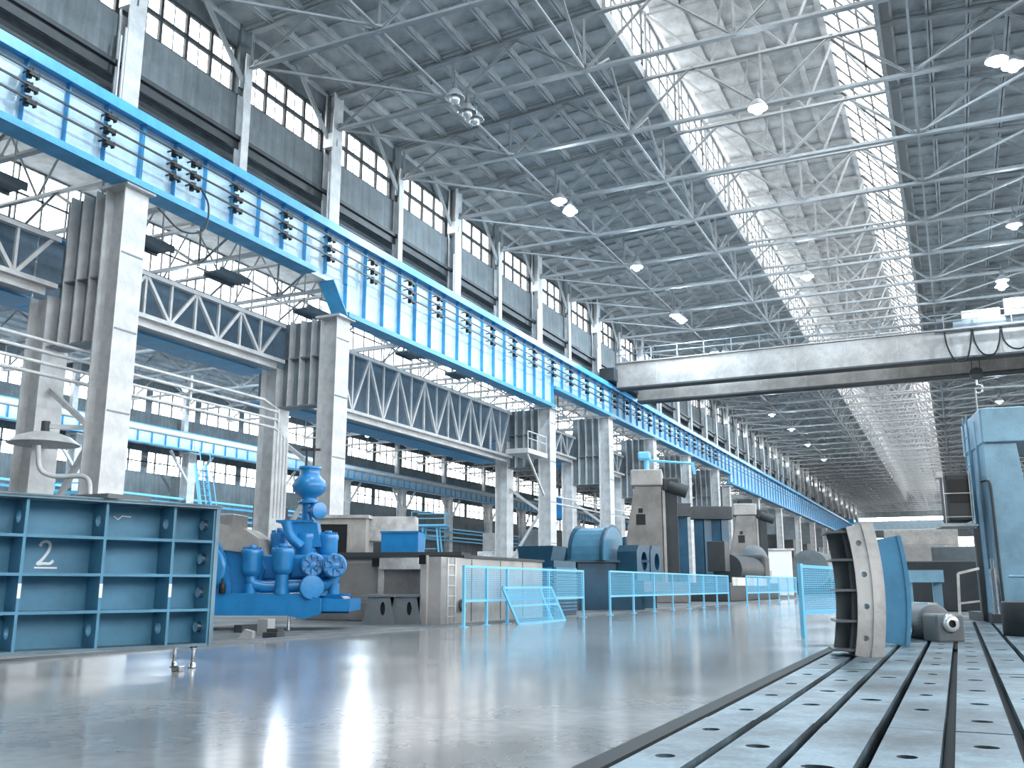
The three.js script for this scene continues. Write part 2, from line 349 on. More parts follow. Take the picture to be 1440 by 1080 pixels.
{
  const top = (x) => deckY(x) - 0.42, G = 'roof trusses of the main hall';
  const t0 = thing('roof_truss', 'grey steel roof truss spanning the main hall under the dark slabs', 'roof truss', [0, 0, TRUSS[4]], 0, G);
  addTruss(t0, XC, 18.7, 21.8, top, 27.95, M.steel, true);
  for (let k = 5; k < 24; k++) { const t = dup(t0, [0, 0, TRUSS[k]]); if (k > 6) own(t, `grey steel roof truss, ${ORD[k - 6]} past ${REF}`); }
  const t1 = thing('roof_truss', 'distant grey steel roof truss spanning the far part of the hall', 'roof truss', [0, 0, TRUSS[24]], 0, 'far roof trusses of the main hall');
  addTruss(t1, XC, 18.7, 21.8, top, 27.95, M.steel, false);
  for (let k = 25; k < TRUSS.length; k++) dup(t1, [0, 0, TRUSS[k]]);
  const s0 = thing('roof_truss', 'steel roof truss of the side hall beyond the columns', 'roof truss', [0, 0, TRUSS[4]], 0, 'roof trusses of the side hall');
  addTruss(s0, -44.8, 18, 16.3, (x) => 18.25, [-41.6, -32.4, 21.8], M.steel, true);
  for (let k = 5; k < 22; k++) { const t = dup(s0, [0, 0, TRUSS[k]]); if (k > 6) own(t, `side hall roof truss, ${ORD[k - 6]} past ${REF}`); }
  const s1 = thing('roof_truss', 'distant steel roof truss of the side hall', 'roof truss', [0, 0, TRUSS[22]], 0, 'far roof trusses of the side hall');
  addTruss(s1, -44.8, 18, 16.3, (x) => 18.25, [-41.6, -32.4, 21.8], M.steel, false);
  for (let k = 23; k < 40; k++) dup(s1, [0, 0, TRUSS[k]]);
}
{ // bracing between the trusses in the plane of their bottom chords, one set per bay
  const b = thing('wind_bracing', 'light steel bracing bars between neighbouring roof trusses', 'bracing', [0, 21.85, TRUSS[4]], 0, 'bracing bars between the roof trusses');
  const brace = (p, q) => part('brace_bar', bar(p, q, 0.11, 0.09), M.steel, b);
  const q = -0.2, r = 0.2 - BAY;
  brace([-24.5, 0, q], [-18.3, 0, r]); brace([12.3, 0, q], [6.1, 0, r]); brace([0.13, 0, r], [6.3, 0, q]);
  for (const x of [-18.5, -12.3, 0.13]) part('strut', bar([x, 0, q], [x, 0, r], 0.1, 0.1), M.steel, b);
  brace([-12.3, 0.05, q], [-12.3, 2.2, -BAY / 2]); brace([-12.3, 0.05, r], [-12.3, 2.2, -BAY / 2]); brace([0.13, 0.05, q], [0.13, 2.2, -BAY / 2]);
  for (let k = 5; k < 30; k++) { const t = dup(b, [0, 21.85, TRUSS[k]]); if (k > 6 && k < 24) own(t, `light bracing bars between roof trusses, ${ORD[k - 6]} set past ${REF}`); }
  const w = thing('wall_bracing', 'paired diagonal bars from the eaves to the clerestory post', 'bracing', [0, 0, TRUSS[4]], 0, 'eaves bracing along the clerestory wall');
  for (const dz of [-0.09, 0.09]) part('brace_bar', bar([-25.05, 21, dz], [-24.9, 23.6, 3 + dz], 0.1, 0.1), M.steel, w);
  part('node_plate', box(0.06, 0.5, 0.7, -25.08, 21.1, 0), M.steel, w);
  for (let k = 5; k < 30; k++) { const t = dup(w, [0, 0, TRUSS[k]]); if (k > 6 && k < 24) own(t, `paired eaves bars on the clerestory wall, ${ORD[k - 6]} past ${REF}`); }
}

// ---------- columns ----------
function addColumn(t, top, far) {
  const leg = (x, y1) => [box(0.05, y1, 1.0, x + 0.42, y1 / 2, 0), box(0.05, y1, 1.0, x - 0.42, y1 / 2, 0), box(0.84, y1, 0.06, x, y1 / 2, 0.16), box(0.84, y1, 0.06, x, y1 / 2, -0.3)];
  part('front_leg', leg(XG - 0.42, top), M.column, t); part('rear_leg', leg(-27.6, 10.4), M.column, t);
  part('web_plate', span(-27.2, -24.8, 8.6, top, -0.03, 0.03), M.columnDark, t);
  if (!far) {
    for (const x of [-26.6, -26, -25.4]) part('stiffener', box(0.05, top - 8.6, 0.42, x, (top + 8.6) / 2, 0.2), M.column, t);
    for (const y of [8.6, 10.8]) part('stiffener', box(2.3, 0.05, 0.8, -26, y, 0), M.columnDark, t);
    for (const y of [3.5, 6.2, 8.9, 11.5]) part('joint_plate', box(0.02, 0.05, 0.9, XG + 0.04, y, 0), M.columnDark, t);
    part('diagonal_brace', bar([-27.2, 2.2, 0], [-24.9, 5.6, 0], 0.16, 0.16), M.column, t); part('diagonal_brace', bar([-27.2, 7.2, 0], [-24.9, 5.6, 0], 0.16, 0.16), M.column, t);
    part('base_plate', box(4.4, 0.12, 1.4, -26, 0.06, 0), M.midSteel, t);
  }
  part('cap_plate', box(1.3, 0.1, 1.25, XG - 0.42, top - 0.05, 0), M.column, t);
}
COL.forEach((z, i) => {
  const deep = [2, 3].includes(i) || z <= -114, top = deep ? 12.55 : 13.88;
  const names = ['grey steel crane column at the edge of the hall', 'tall pale steel column behind the ribbed blue frame', 'tall pale steel column behind the blue pump', 'pale steel column at the far end of the deep blue girder', 'pale steel column behind the dark blue bearing housing'];
  const t = thing('crane_column', names[i] ?? (i < 9 ? 'pale steel twin-leg column carrying the blue crane girder past the fences' : 'distant pale steel column carrying the blue crane girder'), 'column', [0, 0, z], 0, names[i] ? undefined : i < 9 ? 'columns beyond the fences' : 'far columns of the row');
  addColumn(t, top, i > 8); if (i > 4 && i < 9) own(t, `pale steel twin-leg column, ${ORD[i - 3]} past the deep blue girder`);
});
{ // upper columns above the girder, every second truss
  const t = thing('upper_column', 'pale steel upper column with white cap box against the clerestory wall', 'column', [0, 0, TRUSS[4]], 0, 'upper columns of the clerestory wall');
  part('shaft', [box(0.06, 7.2, 0.72, -24.75, 20, 0), box(0.06, 7.2, 0.72, -25.2, 20, 0), box(0.45, 7.2, 0.06, -25, 20, 0)], M.column, t);
  part('cap_box', box(0.5, 0.7, 0.8, -24.98, 21.15, 0.02), M.white, t); part('cap_mark', box(0.01, 0.4, 0.09, -24.725, 21.15, 0.05), M.darkSteel, t);
  part('conduit', rod([-24.66, 16.6, 0.5], [-24.66, 19.8, 0.5], 0.05), M.column, t); part('conduit', rod([-24.66, 16.6, 0.68], [-24.66, 19.4, 0.68], 0.04), M.column, t);
  for (let k = 6; k < TRUSS.length; k += 2) { const u = dup(t, [0, 0, TRUSS[k]]); if (k === 6) own(u, `pale steel upper column with white cap box above ${REF}`); else if (k < 26) own(u, `pale upper column with cap box, ${ORD[(k - 6) / 2]} past ${REF}`); }
}
{ // slim posts of the clerestory wall between the columns
  const p0 = thing('wall_post', 'slim steel post of the clerestory wall between two columns', 'post', [0, 0, TRUSS[7]], 0, 'clerestory posts between columns');
  part('shaft', [box(0.05, 6, 0.42, -24.92, 19.4, 0), box(0.3, 6, 0.05, -25.08, 19.4, 0), box(0.05, 6, 0.42, -25.24, 19.4, 0)], M.column, p0);
  for (let k = 9; k < 34; k += 2) { const u = dup(p0, [0, 0, TRUSS[k]]); if (k < 28) own(u, `slim clerestory post, ${ORD[(k - 5) / 2]} past ${REF}`); } own(p0, `slim clerestory post, first past ${REF}`);
}

// ---------- blue crane girders ----------
let girderNo = 1;
function addGirder(z0, z1, yb, label, haunch, group, step = 1.52) {
  const t = thing('crane_girder', label, 'crane girder', [XG, 0, (z0 + z1) / 2], 0, group), L = z0 - z1, top = 16.2;
  const out = [[-L / 2, top], [L / 2, top], [L / 2, yb], [-L / 2, yb]];            // shape x runs towards +z
  if (haunch) out.splice(3, 1, [-L / 2 + 1.25, yb], [-L / 2 + 0.12, 12.57], [-L / 2, 12.57]);
  part('web', plate(out, 0.05).rotateY(-Math.PI / 2).translate(-0.1, 0, 0), M.girder, t);
  part('top_flange', [box(0.75, 0.06, L, -0.1, top + 0.03, 0), box(0.05, 0.36, L, 0.3, top + 0.1, 0)], M.girderTrim, t);
  part('bottom_flange', [box(0.8, 0.07, L - (haunch ? 2.5 : 0), -0.1, yb - 0.01, haunch ? 1.25 : 0), box(0.8, 0.16, L - (haunch ? 2.5 : 0), -0.1, yb + 0.1, haunch ? 1.25 : 0)], M.girderTrim, t);
  if (haunch) part('haunch_flange', [bar([-0.1, yb, -L / 2 + 1.25], [-0.1, 12.57, -L / 2 + 0.12], 0.8, 0.07)], M.girderTrim, t);
  if (group === 'crane girders beyond the deep span') own(t, `light blue plate girder, ${ORD[girderNo++]} past the deep girder span`);
  const n = Math.max(2, Math.round(L / step)), g = ready(box(0.24, top - yb - 0.2, 0.025));
  for (let i = 0; i <= n; i++) part('stiffener', g, M.girderTrim, t).position.set(0, (top + yb) / 2 + 0.1, L / 2 - 0.03 - (L - 0.06) * i / n);
  part('crane_rail', [box(0.1, 0.14, L, -0.1, top + 0.13, 0), box(0.18, 0.03, L, -0.1, top + 0.075, 0)], M.darkSteel, t);
}
addGirder(-9.55 + 12, -9.55, 13.9, 'light blue plate girder bay beside the hall entrance end');
addGirder(-9.55, -21.65, 13.9, 'light blue plate girder ending over the column behind the ribbed frame');
addGirder(-21.65, -33.75, 13.9, 'light blue plate girder with haunched end above the blue pump', true);
addGirder(-33.75, -58.2, 12.57, 'extra deep light blue plate girder spanning a missing column', false);
for (let i = 3; i < COL.length; i++) {
  const z = COL[i], z1 = COL[i + 1] ?? FAR, far = i >= 8;
  addGirder(z, z1, far ? 12.8 : 13.9, far ? 'distant deep light blue plate girder of the crane runway' : 'light blue plate girder of the crane runway beyond the deep span', false, far ? 'far crane girders' : 'crane girders beyond the deep span', far ? 2.3 : 1.74);
}
{ // conductor rails and their brackets on the girder face
  const names = ['uppermost', 'middle', 'lowest'];
  [15.62, 15.16, 14.72].forEach((y, i) => single('conductor_rail', span(-23.52, -23.47, y - 0.03, y + 0.03, 0, FAR), M.darkSteel, `${names[i]} dark conductor rail along the blue crane girder`, 'conductor rail'));
  const b = thing('conductor_bracket', 'black three-armed insulator bracket on the blue crane girder', 'bracket', [XG, 0, -17.1], 0, 'insulator brackets on the crane girder');
  for (const y of [15.62, 15.16, 14.72]) {
    part('arm', [box(0.5, 0.05, 0.05, 0.16, y + 0.16, 0), box(0.05, 0.2, 0.05, 0.38, y + 0.08, 0)], M.darkSteel, b);
    part('insulator', [rod([0.36, y - 0.16, 0.12], [0.36, y + 0.14, 0.12], 0.09, 8), box(0.1, 0.08, 0.34, 0.48, y - 0.08, 0.05), box(0.14, 0.2, 0.05, 0.46, y - 0.06, -0.1)], M.black, b);
  }
  let bracketNo = 0;
  for (const z of [20, 22.9, 23.85, 26.1, 29.1, 32.1, 35.5, 38.9, 41.8, 45.1, 48.2, 51.3, 54.4, 57.6, 60.8, 64, 67.2, 70.4, 73.6, 76.8, 80, 83.2, 86.4, 89.6, 92.8, 96, 99.2, 102.4, 105.6].slice(0, 40)) { const t = dup(b, [XG, 0, -z]); if (z > 23 && z < 79) own(t, `black three-armed insulator bracket on the girder, ${ORD[++bracketNo]} past ${REF}`); }
  single('loose_cable', cable([[-23.4, 14.7, -23.9], [-23.35, 14.2, -24.3], [-23.4, 13.2, -24.2], [-23.6, 12.9, -23.4], [-23.9, 13.5, -22.5]], 0.035), M.darkSteel, 'dark cable hanging in a loop below the girder bracket', 'cable');
}

// ---------- lattice girders and rear crane girder of the side hall ----------
COL.slice(0, 9).forEach((z, i) => {
  const z1 = COL[i + 1], L = z - z1; if (L < 8) return;
  const y1 = 12.3, y0 = L > 20 ? 9.3 : 10.65, n = Math.round(L / 3), x = -26.9;
  const lb = ['white lattice girder left of the tall column behind the frame', 'white lattice girder between the columns behind the blue pump', 'deep white lattice girder under the extra deep blue girder'][i - 0] ?? 'white lattice girder between columns beyond the deep span';
  const t = thing('lattice_girder', lb, 'lattice girder', [x, 0, (z + z1) / 2], 0, i > 2 ? 'lattice girders beyond the deep span' : undefined); if (i > 2) own(t, `white lattice girder, ${ORD[i - 2]} past the deep blue girder`);
  part('top_chord', box(0.22, 0.16, L - 0.96, 0, y1, 0), M.column, t); part('bottom_chord', box(0.3, 0.16, L - 0.96, 0, y0, 0), M.column, t);
  const s = (L - 1.5) / n;
  for (let k = 0; k < n; k++) { const a = -L / 2 + 0.75 + k * s, m = a + s / 2, bb = a + s; part('diagonal', bar([0, y1, a], [0, y0, m], 0.13, 0.13), M.column, t); part('diagonal', bar([0, y0, m], [0, y1, bb], 0.13, 0.13), M.column, t); part('vertical', bar([0, y0, m], [0, y1, m], 0.1, 0.1), M.column, t); part('vertical', bar([0, y0, bb], [0, y1, bb], 0.1, 0.1), M.column, t); }
  part('walkway_deck', [box(1.6, 0.06, L - 1.5, -0.9, y0 - 0.1, 0), box(0.05, 0.3, L - 1.5, -0.12, y0 - 0.2, 0)], M.column, t);
  const g = thing('rear_crane_girder', ['blue-bottomed rear crane girder left of the tall column', 'blue-bottomed rear crane girder behind the lattice by the pump', 'blue-bottomed rear crane girder under the deep lattice'][i] ?? 'blue-bottomed rear crane girder of the side hall', 'crane girder', [-28.6, 0, (z + z1) / 2], 0, i > 2 ? 'rear crane girders beyond the deep span' : undefined); if (i > 2) own(g, `blue-bottomed rear crane girder, ${ORD[i - 2]} past the deep blue girder`);
  part('web', box(0.05, 12.9 - y0, L - 0.1, 0, (12.9 + y0) / 2, 0), M.rearBlue, g);
  part('bottom_flange', box(1.5, 0.08, L - 0.1, -0.2, y0 - 0.25, 0), M.girderTrim, g); part('top_flange', box(0.8, 0.08, L - 0.1, 0, 12.95, 0), M.girderTrim, g);
});
// ---------- far runway of the side hall, its columns, pipes ----------
{
  const farG = 'columns of the side hall';
  const c0 = thing('crane_column', 'pale column of the side hall under its light blue girder', 'column', [-61.6, 0, -15.6], 0, farG);
  part('shaft', [box(0.8, 12.3, 0.06, 0, 6.15, 0), box(0.06, 12.3, 0.9, 0.4, 6.15, 0), box(0.06, 12.3, 0.9, -0.4, 6.15, 0)], M.column, c0); part('cap_plate', box(1.2, 0.16, 1.2, 0, 12.355, 0), M.column, c0);
  part('knee_brace', bar([0.3, 9.4, 0], [0.3, 12.3, -2.6], 0.2, 0.2), M.column, c0); part('knee_brace', bar([0.3, 9.4, 0], [0.3, 12.3, 2.6], 0.2, 0.2), M.column, c0);
  for (let k = 1; k < 16; k++) own(dup(c0, [-61.6, 0, -15.6 - 12.1 * k]), `pale column by the outer wall, ${ORD[k]} past ${REF}`);
  for (let k = 0; k < 16; k++) part('wall_post', span(-62.6, -62.2, 12.2, 18.6, -15.35 - 12.1 * k, -15.85 - 12.1 * k), M.column, wallS);
  const g0 = thing('crane_girder', 'light blue crane girder along the outer wall of the side hall', 'crane girder', [-61.3, 0, -9.55], 0, 'crane girders of the side hall');
  part('web', box(0.05, 1.5, 12.05, 0.2, 13.25, 0), M.girder, g0); part('top_flange', box(0.7, 0.12, 12.05, 0.2, 14, 0), M.girderTrim, g0); part('bottom_flange', box(0.7, 0.12, 12.05, 0.2, 12.51, 0), M.girderTrim, g0);
  for (let k = 0; k < 8; k++) part('stiffener', box(0.2, 1.4, 0.04, 0.3, 13.15, -5.6 + 1.55 * k), M.girderTrim, g0);
  for (let k = 1; k < 16; k++) { const t = dup(g0, [-61.3, 0, -9.55 - 12.1 * k]); if (k > 1) own(t, `light blue side hall girder, ${ORD[k - 1]} past ${REF}`); }
  single('service_pipe', rod([-57.5, 13, 4], [-57.5, 13, -200], 0.26, 12), M.column, 'thick pale pipe running along the light blue side hall girder', 'pipe');
  for (let i = 0; i < 4; i++) single('rail_beam', box(0.2, 0.18, 130, -60.5 - (i % 2), 6.6 + i * 0.55, -70), i % 2 ? M.cyan : M.girderTrim, ['lowest', 'second', 'third', 'topmost'][i] + ' blue service rail below the side hall windows', 'rail');
  // four thin pipes on the column row that turn down beside the pump column
  const run = thing('pipe_run', 'four thin white pipes strung between columns, turning down by the pump', 'pipes');
  for (let i = 0; i < 4; i++) { const y = 8.35 - i * 0.36, z = -31.6 - i * 0.22; part('pipe', pipe([[-25.6, y, -2], [-25.6, y, z], [-25.6, 3.5, z - 0.02]], 0.06, 0.4), M.column, run); }
  for (const z of [-10, -16, -26.5]) part('pipe_clamp', box(0.08, 1.5, 0.1, -25.68, 7.8, z), M.column, run);
  for (let i = 0; i < 2; i++) single('thin_pipe', rod([-25.6, 7 - i * 0.5, -58.8], [-25.6, 7 - i * 0.5, -95], 0.07), M.column, (i ? 'lower' : 'upper') + ' thin white pipe between the far columns', 'pipe');
  // bent cable trunking and floodlight on the first column
  const f = thing('floodlight', 'large pale floodlight reflector on the column behind the frame', 'floodlight', [-26.3, 5.2, -20.9], 0.5);
  part('reflector', lathe([[0.02, 0.42], [0.4, 0.38], [0.8, 0.24], [1.1, 0], [1.04, 0], [0.75, 0.2], [0.02, 0.36]], 24), M.column, f); part('neck', rod([0, 0.38, 0], [0, 0.75, 0], 0.14), M.darkSteel, f); part('mount_arm', bar([0, 0.6, 0], [1.75, 0.6, -0.4], 0.1, 0.14), M.column, f);
  single('bent_pipe', pipe([[-25.4, 5.0, -20], [-25.4, 4.2, -20.1], [-25.1, 4.05, -20.5], [-24.1, 4.1, -20.9], [-24.05, 3.2, -20.95], [-24.05, 0.02, -20.95]], 0.075, 0.35), M.column, 'bent white pipe beside the column behind the ribbed frame', 'pipe');
  // hanging lamp boxes seen over the lattice girders
  const lb = thing('lamp_box', 'dark hanging trough lamp beside the white lattice girder', 'lamp', [-28.2, 14.1, -19.4], 0, 'trough lamps over the lattice girders');
  part('trough', [box(0.9, 0.08, 1.9, 0, 0, 0), bar([-0.45, 0, -0.95], [-0.45, 0, 0.95], 0.08, 0.3), bar([0.45, 0, -0.95], [0.45, 0, 0.95], 0.08, 0.3)], M.midSteel, lb); part('hanger', rod([0, 0, 0.7], [0, 4.56, 0.7], 0.03), M.midSteel, lb); part('hanger', rod([0, 0, -0.7], [0, 4.56, -0.7], 0.03), M.midSteel, lb);
  [-26.2, -30.8, -37, -46.5, -52.5, -66].forEach((z, i) => own(dup(lb, [-28.2, 14.1, z]), `dark hanging trough lamp, ${ORD[i + 1]} past ${REF}`)); own(lb, `dark hanging trough lamp just before ${REF}`);
  // lifting platform at the third column
  const p = thing('landing', 'small steel landing with railing at the deep girder column', 'platform', [-24.9, 9.2, -55.6 - 0.35], 0);
  part('deck', box(1.6, 0.3, 3.2), M.column, p); for (const z of [-1.5, 0, 1.5]) part('rail_post', box(0.06, 1.1, 0.06, 0.75, 0.7, z), M.column, p); part('handrail', [box(0.06, 0.06, 3.1, 0.75, 1.25, 0), box(0.04, 0.04, 3.1, 0.75, 0.8, 0)], M.column, p); part('brace', bar([0.6, -0.2, 1.3], [0.6, -2.6, -1.4], 0.12, 0.12), M.column, p);
}

// ---------- overhead travelling crane ----------
{
  const c = thing('bridge_crane', 'pale grey overhead travelling crane bridging the hall', 'crane', [0, 0, -72.6]);
  for (const [z, y0, y1] of [[2.6, 16.05, 18.1], [-2.8, 15.95, 18]]) {
    const b = part('box_girder', [span(-23.3, 11.4, y0, y1, z - 0.9, z)], M.crane, c);
    part('girder_flange', span(-23.3, 11.4, y0 - 0.05, y0 + 0.08, z - 1.05, z + 0.16), M.darkSteel, b); part('girder_flange', span(-23.3, 11.4, y1 - 0.02, y1 + 0.06, z - 1.05, z + 0.16), M.crane, b);
    for (let x = -20; x < 11; x += 3.5) part('panel_seam', box(0.03, y1 - y0 - 0.2, 0.02, x, (y0 + y1) / 2, z + 0.005), M.machineLight, b);
  }
  part('end_carriage', span(-24.4, -23.2, 16.6, 17.6, -4.4, 3.6), M.darkSteel, c); part('end_carriage', span(11.3, 12.4, 16.6, 17.6, -4.4, 3.6), M.darkSteel, c);
  for (const z of [-3.6, 2.8]) for (const x of [-24.1, 12]) part('wheel', turned(new THREE.CylinderGeometry(0.4, 0.4, 0.2, 16), 0, 0, Math.PI / 2, x, 16.82, z), M.darkSteel, c);
  for (let x = -22.5; x < 11; x += 2.1) part('rail_post', box(0.07, 1.15, 0.07, x, 18.65, 2.7), M.midSteel, c);
  part('handrail', [span(-23.2, 11.3, 19.15, 19.22, 2.66, 2.74), span(-23.2, 11.3, 18.7, 18.75, 2.66, 2.74)], M.midSteel, c);
  const tr = part('trolley', [span(1.2, 6.4, 18.15, 18.7, -3.6, 2.4), span(2, 4.2, 18.7, 19.6, -2.6, 0.2), span(4.6, 6.2, 18.7, 19.3, -1.4, 1.6)], M.midSteel, c);
  part('drum', turned(new THREE.CylinderGeometry(0.55, 0.55, 2.4, 20), 0, 0, Math.PI / 2, 3, 19.1, 1.4), M.crane, tr);
  part('cabinet', rbox(1.5, 1.2, 0.8, 5.2, 19.3, 2.2), M.machine, tr);
  for (let i = 0; i < 6; i++) { const x = 0.6 + i * 1.75; part('festoon_cable', cable([[x, 17.9, 2.95], [x + 0.1, 16.9, 2.95], [x + 0.55, 15.85 + 0.25 * (i % 3), 2.95], [x + 1.15, 15.8 + 0.25 * (i % 3), 2.95], [x + 1.55, 16.9, 2.95], [x + 1.7, 17.9, 2.95]], 0.06), M.rubber, c); }
  part('festoon_rail', span(0, 11.3, 17.9, 18, 2.85, 3.05), M.darkSteel, c);
  const h = part('hook_block', [rbox(0.8, 0.7, 0.4, 2.4, 15.35, 0.3, 0.15), turned(new THREE.CylinderGeometry(0.42, 0.42, 0.3, 20), Math.PI / 2, 0, 0, 2.4, 15.3, 0.5)], M.black, c);
  part('hook', [rod([2.4, 14.9, 0.3], [2.4, 14.5, 0.3], 0.13), new THREE.TorusGeometry(0.3, 0.1, 8, 16, Math.PI * 1.4).rotateZ(-2.4).translate(2.4, 14.25, 0.3)], M.chrome, h);
  part('hoist_rope', [rod([2.15, 15.5, 0.3], [2.15, 18.4, 0.3], 0.03), rod([2.65, 15.5, 0.3], [2.65, 18.4, 0.3], 0.03)], M.darkSteel, h);
}
{ const c = thing('bridge_crane', 'distant light blue bridge crane before the end wall windows', 'crane', [0, 0, -262]); part('box_girder', span(-23.4, 11.4, 14.8, 17, -1, 1), M.girder, c); part('end_carriage', span(-24.4, -23.2, 16.6, 17.6, -3, 3), M.girderTrim, c); part('end_carriage', span(11.3, 12.4, 16.6, 17.6, -3, 3), M.girderTrim, c); }

// ---------- lamps ----------
{
  const make = (lit) => {
    const t = thing('high_bay_lamp', lit ? 'glowing bell-shaped lamp hung under the roof trusses' : 'unlit glassy bell lamp under the roof truss near the wall', 'lamp', [0, 0, 0], 0, lit ? 'lit lamps under the roof' : 'unlit lamps under the roof');
    part('stem', rod([0, 0.45, 0], [0, 1.1, 0], 0.03), M.midSteel, t); part('housing', lathe([[0.01, 0.6], [0.1, 0.58], [0.13, 0.32], [0.1, 0.3]], 12), M.midSteel, t);
    part('reflector', lathe([[0.1, 0.33], [0.2, 0.26], [0.36, 0.05], [0.42, -0.1], [0.4, -0.1], [0.34, 0.06], [0.19, 0.23], [0.1, 0.29]], 20), lit ? M.steel : M.bright, t);
    part('bulb', new THREE.SphereGeometry(0.23, 14, 10).scale(1, 0.9, 1).translate(0, -0.16, 0), lit ? M.bulb : M.bright, t);
    return t;
  };
  const y = 20.75, lamp = make(true), lit = [[-17.4, 43.4], [-17.4, 45], [-16.9, 55.3], [-17.6, 67.1], [-17.5, 68.6], [-6, 37.8], [3.1, 37.9], [3.7, 38.6], [4.6, 57.4], [4.4, 68.2], [4.4, 69.6], [-17.6, 79.9], [-16.7, 80.3], [-7.3, 61.9], [5.4, 92], [5.8, 115.2], [-17.6, 92], [-18.4, 113], [-18, 125], [-18, 140], [-18, 158], [4.6, 20], [-6, 14], [-6, 0], [-17.4, 20]];
  lit.forEach(([x, z], i) => {
    const l = i ? dup(lamp, [x, y, -z]) : lamp; l.position.set(x, y, -z);
    const p = new THREE.PointLight(0xdcf0ff, 170, 0, 2); p.position.set(x, y - 0.16, -z); p.castShadow = true; p.shadow.radius = 8; p.name = 'lamp_light'; scene.add(p);
  });
  const off = make(false); [[-17.3, 31.6], [-17.4, 32.9], [-17.4, 33.6]].forEach(([x, z], i) => (i ? dup(off, [x, y, -z]) : off).position.set(x, y, -z));
  for (const [x, z] of [[-38.8, 39.8], [-50.8, 27.7], [-50.8, 39.8], [-50.8, 51.9], [-50.8, 64], [-50.8, 76.1], [-38.8, 70.05]]) {
    const l = dup(lamp, [x, 15.2, -z], 0, 'glowing bell-shaped lamp hung under the side hall trusses'); l.userData.group = 'lit lamps in the side hall';
    const p = new THREE.PointLight(0xdcf0ff, 330, 0, 2); p.position.set(x, 15.04, -z); p.castShadow = true; p.shadow.radius = 8; p.name = 'lamp_light'; scene.add(p);
  }
}

// ---------- ribbed blue welded frame, foreground left ----------
{
  // local +x runs from the near left end to the right end
  const t = thing('ribbed_weldment', 'dark blue welded steel frame with open cells and a chalked 2', 'steel frame', [-6.46, 0, -7.13], 0);
  t.rotation.y = Math.atan2(0.94214, 0.33523);                  // local x -> (0.335, 0, -0.942)
  const L = 3.1, y0 = 0.2, y1 = 1.5, D = 0.3, th = 0.025;      // local x from -L to 0, front face at z = 0, depth towards -z
  part('back_plate', span(-L, 0, y0, y1, -D, -D + 0.02), M.frameBlue, t);
  const rows = [y0 + 0.012, 0.53, 0.845, 1.165, y1 - 0.012], colsX = [0, -0.42, -1.055, -1.725, -2.4, -L];
  rows.forEach((y, i) => part('horizontal_rib', span(-L, 0.0, y - th / 2, y + th / 2, -D + 0.02, i === 4 ? 0.05 : 0.0), i === 4 || i === 0 ? M.frameEdge : M.frameBlue, t));
  colsX.forEach((x, i) => { for (let r = 0; r < 4; r++) {
    const a = rows[r] + th / 2, b = rows[r + 1] - th / 2, hole = i === 0 || r === 0 || r === 3;
    const g = plate([[0, a], [D - 0.02, a], [D - 0.02, b], [0, b]], i ? th : 0.03, hole ? [[D * 0.52, (a + b) / 2, 0.055]] : []);
    part('vertical_rib', g.rotateY(Math.PI / 2).translate(x - (i ? 0 : 0.015), 0, 0), M.frameBlue, t);
    if (r === 1 && i > 0 && i < 5) part('chalk_mark', box(0.028, 0.12, 0.004, x, 0.71, 0.002), M.chalk, t);
    if (i === 0) part('bolt_bushing', turned(new THREE.CylinderGeometry(0.05, 0.05, 0.06, 16, 1, false), 0, 0, Math.PI / 2, -0.035, (a + b) / 2, -D * 0.52), M.chrome, t);
  } });
  part('edge_lip', [span(-L, 0.035, y1 - 0.012, y1 + 0.012, -D, 0.05), span(-0.01, 0.03, y0, y1, -D, 0.015)], M.frameEdge, t);
  // chalked 2 on the back plate of one cell, with its underline
  const c2 = [[0.0, 0.235], [0.02, 0.275], [0.06, 0.29], [0.1, 0.27], [0.105, 0.22], [0.075, 0.15], [0.03, 0.085], [-0.012, 0.045], [0.06, 0.05], [0.12, 0.052], [0.155, 0.085]];
  part('chalk_numeral', new THREE.TubeGeometry(new THREE.CatmullRomCurve3(c2.map(([x, y]) => V(x, y, 0))), 48, 0.018, 6).scale(0.8, 0.8, 0.25).translate(-1.5, 0.9, -D + 0.022), M.chalk, t);
  part('chalk_line', bar([-1.53, 0.905, -D + 0.022], [-1.34, 0.905, -D + 0.022], 0.006, 0.014), M.chalk, t);
  part('chalk_scribble', [bar([-0.98, 1.35, -D + 0.022], [-0.93, 1.37, -D + 0.022], 0.006, 0.008), bar([-0.93, 1.37, -D + 0.022], [-0.95, 1.345, -D + 0.022], 0.006, 0.008), bar([-0.88, 1.38, -D + 0.022], [-0.84, 1.35, -D + 0.022], 0.006, 0.01), bar([-0.84, 1.35, -D + 0.022], [-0.8, 1.385, -D + 0.022], 0.006, 0.01), bar([-0.8, 1.385, -D + 0.022], [-0.72, 1.38, -D + 0.022], 0.006, 0.01)], M.chalk, t);
  const leg = (x, z) => part('levelling_leg', lathe([[0.001, 0.2], [0.035, 0.2], [0.035, 0.17], [0.018, 0.165], [0.018, 0.05], [0.03, 0.045], [0.032, 0.012], [0.045, 0], [0.001, 0]].reverse(), 14).translate(x, 0, z), M.chrome, t);
  leg(-0.1, -0.09); leg(-0.18, -0.3); leg(-2.0, -0.08); leg(-2.9, -0.1); leg(-2.9, -0.34);
  single('steel_block', rbox(0.09, 0.05, 0.07, -6.42, 0.025, -6.72, 0.006), M.chrome, 'small bright steel block on the floor by the frame legs', 'block');
  single('bolted_plate', [box(0.5, 0.04, 0.5, -6.98, 1.53, -6.3)], M.midSteel, 'flat grey plate lying on top of the ribbed frame', 'plate');
}

